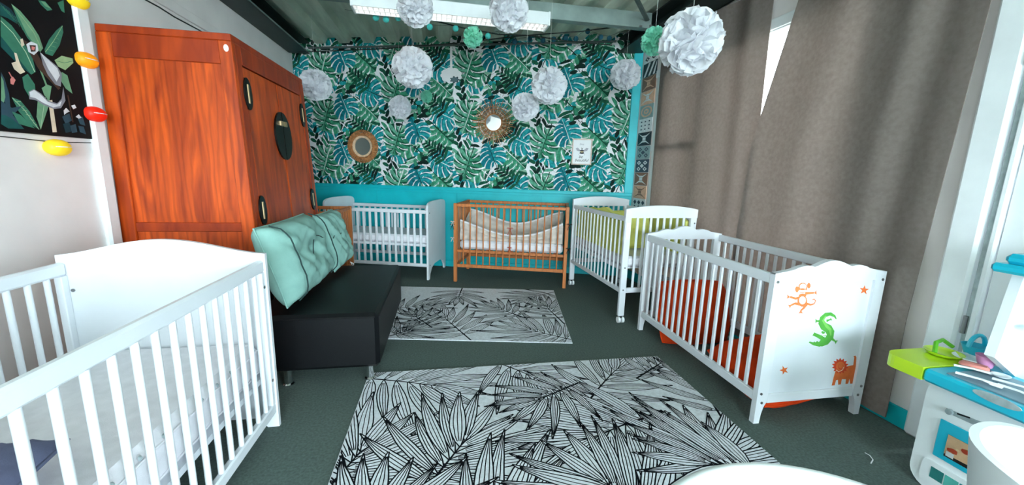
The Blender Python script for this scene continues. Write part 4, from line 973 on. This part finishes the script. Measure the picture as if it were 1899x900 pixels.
for i, (x, y) in enumerate([(697, 33), (716, 36), (738, 33), (797, 50), (845, 53), (905, 67)]):
    tag(place('cotton_ball', meL, None, onY(x, y, 3.70)), 'pale teal cotton ball, %s, below the ceiling light' % pos[i], 'ball', 'pale teal cotton balls')
pos = ['first', 'second', 'third', 'fourth', 'fifth', 'sixth', 'seventh', 'eighth', 'ninth']
for i, (x, y) in enumerate([(954, 77), (982, 72), (1007, 75), (1027, 73), (1049, 71), (1068, 72), (1090, 58), (1114, 69), (1130, 71)]):
    tag(place('cotton_ball', meD, None, onY(x, y, 4.05)), 'petrol blue cotton ball, %s from the left above the wallpaper' % pos[i], 'ball', 'petrol blue cotton balls')
def fine_string(name, pts, lab): tag(MB().tube(pts, .0015, 5).build(name, 'cable'), lab, 'cable')
fine_string('ball_string', [onY(x, y-4.5, 3.70) for x, y in ((640, 22), (697, 33), (716, 36), (738, 33), (797, 50), (845, 53), (905, 67), (925, 62))], 'thin string of the pale teal cotton balls')
fine_string('ball_string', [onY(x, y-4, 4.05) for x, y in ((925, 66), (954, 77), (982, 72), (1007, 75), (1027, 73), (1049, 71), (1068, 72), (1090, 58), (1114, 69), (1130, 71), (1160, 60))], 'thin string of the petrol blue cotton balls')

# ================================================================== CEILING LIGHT
def luminaire():
    r = thing('ceiling_light', 'long white louvred fluorescent ceiling light', 'ceiling light', (.09, 3.55, 2.47), radians(1.0))
    L = .80; wd = .17
    MB().box(-L, L, -wd/2, wd/2, .045, .10, b=.004).build('housing', 'pvc', r)
    for y in (-wd/2, wd/2-.008): MB().box(-L, L, y, y+.008, -.0, .05).build('side_fin', 'pvc', r)
    for x in (-L, L-.018): MB().box(x, x+.018, -wd/2-.004, wd/2+.004, -.006, .104, b=.004).build('end_cap', 'pvc', r)
    MB().box(-L+.02, L-.02, -.003, .003, .0, .04).build('centre_louvre', 'pvc', r)
    me = MB().box(-.0015, .0015, -wd/2+.008, wd/2-.008, 0, .035).mesh('louvre_blade', 'pvc')
    for i in range(38): place('louvre_blade', me, r, (-L+.04+i*(2*L-.08)/37, 0, .003))
    for y in (-.042, .042): MB().cyl((-L+.02, y, .030), (L-.02, y, .030), .010, n=10).build('tube', mat('added_tube_glow', '#fff6ea', .5, var=0, emit=.7), r, True)  # tube glow added to brighten the back of the room
    for x in (-.5, .5): MB().cyl((x, 0, .10), (x, 0, .262), .005, n=6).build('hanger', 'steel', r)
luminaire()

# ================================================================== TOY KITCHEN
def kitchen():
    r = thing('toy_kitchen', 'white and blue plastic toy kitchen with lime worktop end', 'toy kitchen')
    def rr_poly(y0, y1, z0, z1, rad, n=6):
        P = []
        for cx, cz, a0 in ((y1-rad, z0+rad, -pi/2), (y1-rad, z1-rad, 0), (y0+rad, z1-rad, pi/2), (y0+rad, z0+rad, pi)):
            for i in range(n+1): a = a0+pi/2*i/n; P.append((cx+rad*cos(a), cz+rad*sin(a)))
        return P
    X0 = 1.945
    MB().prism(rr_poly(.42, 1.155, .0, .468, .07), YZ, X0, 2.19).build('cabinet', 'k_white', r, True, angle=50)
    MB().prism(rr_poly(.47, 1.115, .03, .13, .02), YZ, X0-.006, X0+.02).build('plinth_panel', 'k_white', r)
    # worktop
    MB().box(1.868, 2.20, .38, 1.135, .462, .515, b=.010).build('worktop', 'k_blue', r)
    le = [(1.868, 1.135)]+[(1.868+.06-.06*cos(a), 1.235+.05*sin(a)) for a in [pi/2*i/6 for i in range(7)]]+[(2.12+.06*sin(a), 1.245+.04*cos(a)) for a in [pi/2*i/6 for i in range(7)]]+[(2.20, 1.135)]
    MB().prism(le, XY, .462, .516).build('worktop_end', 'k_lime', r)
    MB().box(1.90, 2.11, .50, 1.085, .513, .5195, b=.003).build('hob', 'k_grey', r)
    # back board with shelf, canopy, clock panel
    MB().prism(rr_poly(.40, 1.06, .515, .95, .03), YZ, 2.15, 2.195).build('back_board', 'k_white', r)
    MB().prism([(2.02, .60), (2.15, .515), (2.15, .93), (2.06, .93)], lambda u, v, w: (u, w, v), 1.03, 1.06).build('side_wing', 'k_white', r)
    c = MB().box(1.965, 2.20, .38, 1.075, .925, .958, b=.010).build('canopy', 'k_blue', r)
    MB().box(1.985, 2.19, .40, 1.055, .955, .995, b=.014).build('canopy_cap', 'k_blue', c)
    def label(name, px, X, mats, fnc, parent=r):
        P = [onX(a, b, X) for a, b in px]; return P
    def patch(name, pts, X, m, parent, th=.002):
        P = [(lambda q: (q.y, q.z))(onX(a, b, X)) for a, b in pts]
        return MB().prism(P, YZ, X-th, X).build(name, m, parent)
    s = MB().box(2.06, 2.15, .42, 1.0, .715, .735, b=.005).build('shelf', 'k_white', r)
    XB = 2.149
    for (y0, y1, col) in ((.765, .80, '#7a2f35'), (.80, .84, '#9db9a2'), (.84, .875, '#e2b193')): MB().box(XB-.003, XB, .45, .96, y0-.03, y1-.03).build('shelf_print', flat(col), r)
    for k in range(4): MB().box(XB-.004, XB-.003, .50+k*.12, .57+k*.12, .780, .80).build('jar_print', flat('#6f8a80'), r)
    mw = MB().prism(rr_poly(.45, .97, .545, .695, .02), YZ, XB-.012, XB).build('microwave_panel', 'k_white', r)
    MB().box(XB-.014, XB-.012, .55, .955, .665, .682).build('control_strip', 'k_label', mw)
    for k in range(5): MB().box(XB-.0148, XB-.014, .60+k*.07, .63+k*.07, .669, .678).build('button_print', flat('#4a5658'), mw)
    # oven front
    X = X0
    patch('control_panel', [(1755, 757), (1762, 768), (1810, 790), (1842, 798), (1842, 790), (1810, 779)], X, 'k_label', r)
    kp = onX(1763, 764, X); MB().cyl((X, kp.y, kp.z), (X-.012, kp.y, kp.z), .011, n=16).build('knob', 'k_label', r, True)
    patch('display', [(1775, 766), (1775, 769), (1799, 777), (1799, 774)], X-.002, flat('#1c2124'), r, .0006)
    y0 = onX(1746, 776, X); y1 = onX(1731, 843, X)
    od = MB().box(X-.006, X, .60, y0.y, y1.z, y0.z, b=.003).build('oven_door', 'k_blue', r)
    pzp = MB().box(X-.0075, X-.006, .66, y0.y-.035, y1.z+.022, y0.z-.045).build('oven_window', flat('#2a2320'), od)
    ya, yb, za, zb = .66, y0.y-.035, y1.z+.022, y0.z-.045; mb = MB(); rnd = random.Random(8); W = X-.0078
    mb.flatpoly([(ya, za+.35*(zb-za)), (yb, za+.12*(zb-za)), (yb, zb), (ya, zb)], YZ, W, 0)
    mb.flatpoly([(ya, zb), (yb-.10, zb), (ya, zb-.03)], YZ, W-.0002, 3)
    for k in range(46):
        cy = rnd.uniform(ya+.015, yb-.012); cz = rnd.uniform(za+.35*(zb-za), zb-.02); rr = rnd.uniform(.006, .014)
        mb.flatpoly([(cy+rr*cos(q*pi/4)*rnd.uniform(.7, 1.2), cz+rr*.7*sin(q*pi/4)) for q in range(8)], YZ, W-.0003-.00001*k, rnd.choice((1, 1, 2, 4, 3)))
    mb.flatpoly([(yb-.030, za+.006), (yb-.006, za+.006), (yb-.006, za+.026), (yb-.030, za+.026)], YZ, W-.001, 5)
    mb.build('pizza_print', [flat(c) for c in ('#d9b08a', '#b5452c', '#e8c79a', '#5c7a35', '#8c2a22', '#d9dcdc')], od, recalc=False)
    b0 = onX(1731, 860, X); cols = ['#2e7f7c', '#5fc0b5', '#2f8f99', '#5c5a9c', '#3d3a78', '#6a4a8a', '#d84a8a', '#4aa7a5', '#3a8f8c', '#7a55a0']
    for k, cc in enumerate(cols): MB().box(X-.0075, X-.0062, b0.y-.045*(k+1)+.004, b0.y-.045*k, .062, .108).build('crate_print', flat(cc), r)
    # oval badge on the worktop edge
    bc = onX(1848, 742, 1.868); MB().prism([(bc.y+.062*cos(q*pi/12), bc.z+.015*sin(q*pi/12)) for q in range(24)], YZ, 1.8655, 1.868).build('badge', 'k_label', r)
    # ---- toys on the worktop
    def toy(name, lab, cat, p): return thing(name, lab, cat, p, group='toys on the play kitchen')
    zt = .5205
    p = onZ(1742, 660, .5165); t = toy('toy_pan', 'flat green toy pan on the lime worktop end', 'toy', (p.x+.02, p.y, .517))
    MB().lathe([(.035, 0), (.05, .004), (.062, .018), (.058, .018), (.046, .008), (.002, .006)], 28).build('pan_bowl', 'k_lime', t, True)
    MB().tube([(-.05, .0, .014), (-.02, .02, .05), (.03, .03, .055), (.06, .01, .03)], .008, 8).build('handle', flat('#5fae2c', .4), t, True)
    t = toy('toy_basket', 'translucent blue toy basket beside the lime worktop end', 'toy', (p.x+.145, p.y-.025, .517))
    mb = MB(); mb.lathe([(.028, 0), (.046, .05), (.043, .05), (.026, .004)], 24); mb.build('basket_bowl', 'k_blue', t, True)
    MB().tube([(.044*cos(a), .0, .045+.05*sin(a)) for a in [pi*i/10 for i in range(11)]], .008, 8).build('handle', 'k_blue', t, True)
    def utensil(lab, px, py, ang, kind, m, L=.12):
        q = onZ(px, py, zt); t = toy('toy_'+kind, lab, 'toy', (q.x, q.y, zt+.0005)); t.rotation_euler.z = ang
        if kind == 'spoon':
            MB().tube([(0, 0, .006), (L*.5, 0, .009), (L, 0, .006)], [.0075, .006, .008], 8, flatz=.6).build('handle', m, t, True)
            MB().lathe([(.004, .002), (.02, .003), (.026, .010), (.023, .010), (.016, .005), (.002, .004)], 18, (L+.02, 0, 0)).build('spoon_bowl', m, t, True)
        elif kind == 'fork':
            MB().tube([(0, 0, .006), (L*.6, 0, .010), (L*.8, 0, .007)], [.0085, .006, .010], 8, flatz=.6).build('handle', m, t, True)
            for s in (-1, 0, 1): MB().tube([(L*.78, s*.009, .006), (L*1.05, s*.011, .006)], .0036, 6).build('tine', m, t, True)
        elif kind == 'cup':
            MB().lathe([(.02, 0), (.032, .045), (.029, .045), (.018, .004)], 22).build('cup_body', m, t, True)
        elif kind == 'plate':
            MB().lathe([(.03, 0), (.055, .010), (.052, .012), (.03, .004), (.002, .004)], 26).build('plate_dish', m, t, True)
        elif kind == 'knife':
            MB().tube([(0, 0, .006), (L*.5, 0, .006)], .008, 8, flatz=.6).build('handle', m, t, True)
            MB().prism([(L*.5, -.008), (L*1.2, -.004), (L*1.15, .009), (L*.5, .008)], XY, .004, .008).build('blade', 'k_grey', t)
        elif kind == 'bread':
            MB().box(-.03, .05, -.022, .022, 0, .02, b=.008).build('loaf', m, t, True)
        return t
    utensil('white toy spoon at the left of the hob', 1768, 680, -.9, 'spoon', 'k_white', .10)
    utensil('white toy fork at the front edge of the hob', 1772, 694, -1.25, 'fork', 'k_white', .11)
    utensil('pink toy cup lying among the utensils', 1826, 680, .3, 'cup', flat('#e09ac8', .4))
    utensil('red toy slice in front of the pink cup', 1798, 682, -1.1, 'bread', flat('#d98a80', .5))
    utensil('white toy plate behind the pink cup', 1800, 668, .2, 'plate', 'k_white')
    utensil('white toy fork in the middle of the hob', 1840, 705, -1.3, 'fork', 'k_white', .12)
    utensil('white toy spoon at the front right of the hob', 1850, 716, -1.5, 'spoon', 'k_white', .10)
    utensil('grey toy knife at the right of the pink cup', 1862, 687, -1.45, 'knife', 'k_white', .12)
    utensil('pale blue toy bread behind the grey knife', 1880, 672, -1.2, 'bread', flat('#8fd3e0', .5))
kitchen()

# ================================================================== CHILD'S TABLE AND CHAIR, LINT
t = thing('round_table', 'white round plastic table with raised rim at the bottom edge', 'table', (.735, .365, 0))
MB().lathe([(.002, .488), (.375, .488), (.392, .494), (.405, .502), (.42, .502), (.43, .494), (.432, .480), (.425, .466), (.002, .46)], 72).build('table_top', 'k_white', t, True, angle=60)
for a in (45, 135, 225, 315): MB().cyl((.30*cos(radians(a)), .30*sin(radians(a)), .0085 if a < 180 else 0), (.25*cos(radians(a)), .25*sin(radians(a)), .465), .020, .026, n=14).build('leg', 'k_white', t, True)
def child_chair():
    r = thing('child_chair', "white moulded plastic child's chair in front of the toy kitchen", 'chair', (1.565, .575, 0), radians(28))
    def shell(off, z0, z1):
        def f(u, v):
            a = radians(-15)+radians(210)*u; k = v; R = .165+.035*k+off
            c = Vector((R*cos(a)*1.08, R*sin(a), z0+(z1-z0)*k-.10*(1-sin(pi*u))**2*k)); return c, (cos(a), sin(a), 0)
        return f
    MB().sheet(shell(0, .27, .545), 30, 8, .02).build('back_shell', 'k_white', r, True, angle=60)
    MB().prism([(.175*cos(2*pi*q/30), .175*sin(2*pi*q/30)-.01) for q in range(30)], XY, .255, .285).build('seat', 'k_white', r, True)
    for x in (-.11, .11):
        for y in (-.12, .10): MB().cyl((x*1.3, y*1.25, 0), (x, y, .258), .015, .02, n=12).build('leg', 'k_white', r, True)
child_chair()
tag(MB().tube([onZ(1604, 840, .003), onZ(1613, 845, .004), onZ(1619, 853, .003), onZ(1615, 860, .003)], .0022, 6, flatz=.5).build('thread_scrap', 'paper', None, True), 'tiny white thread scrap lying on the carpet', 'scrap')
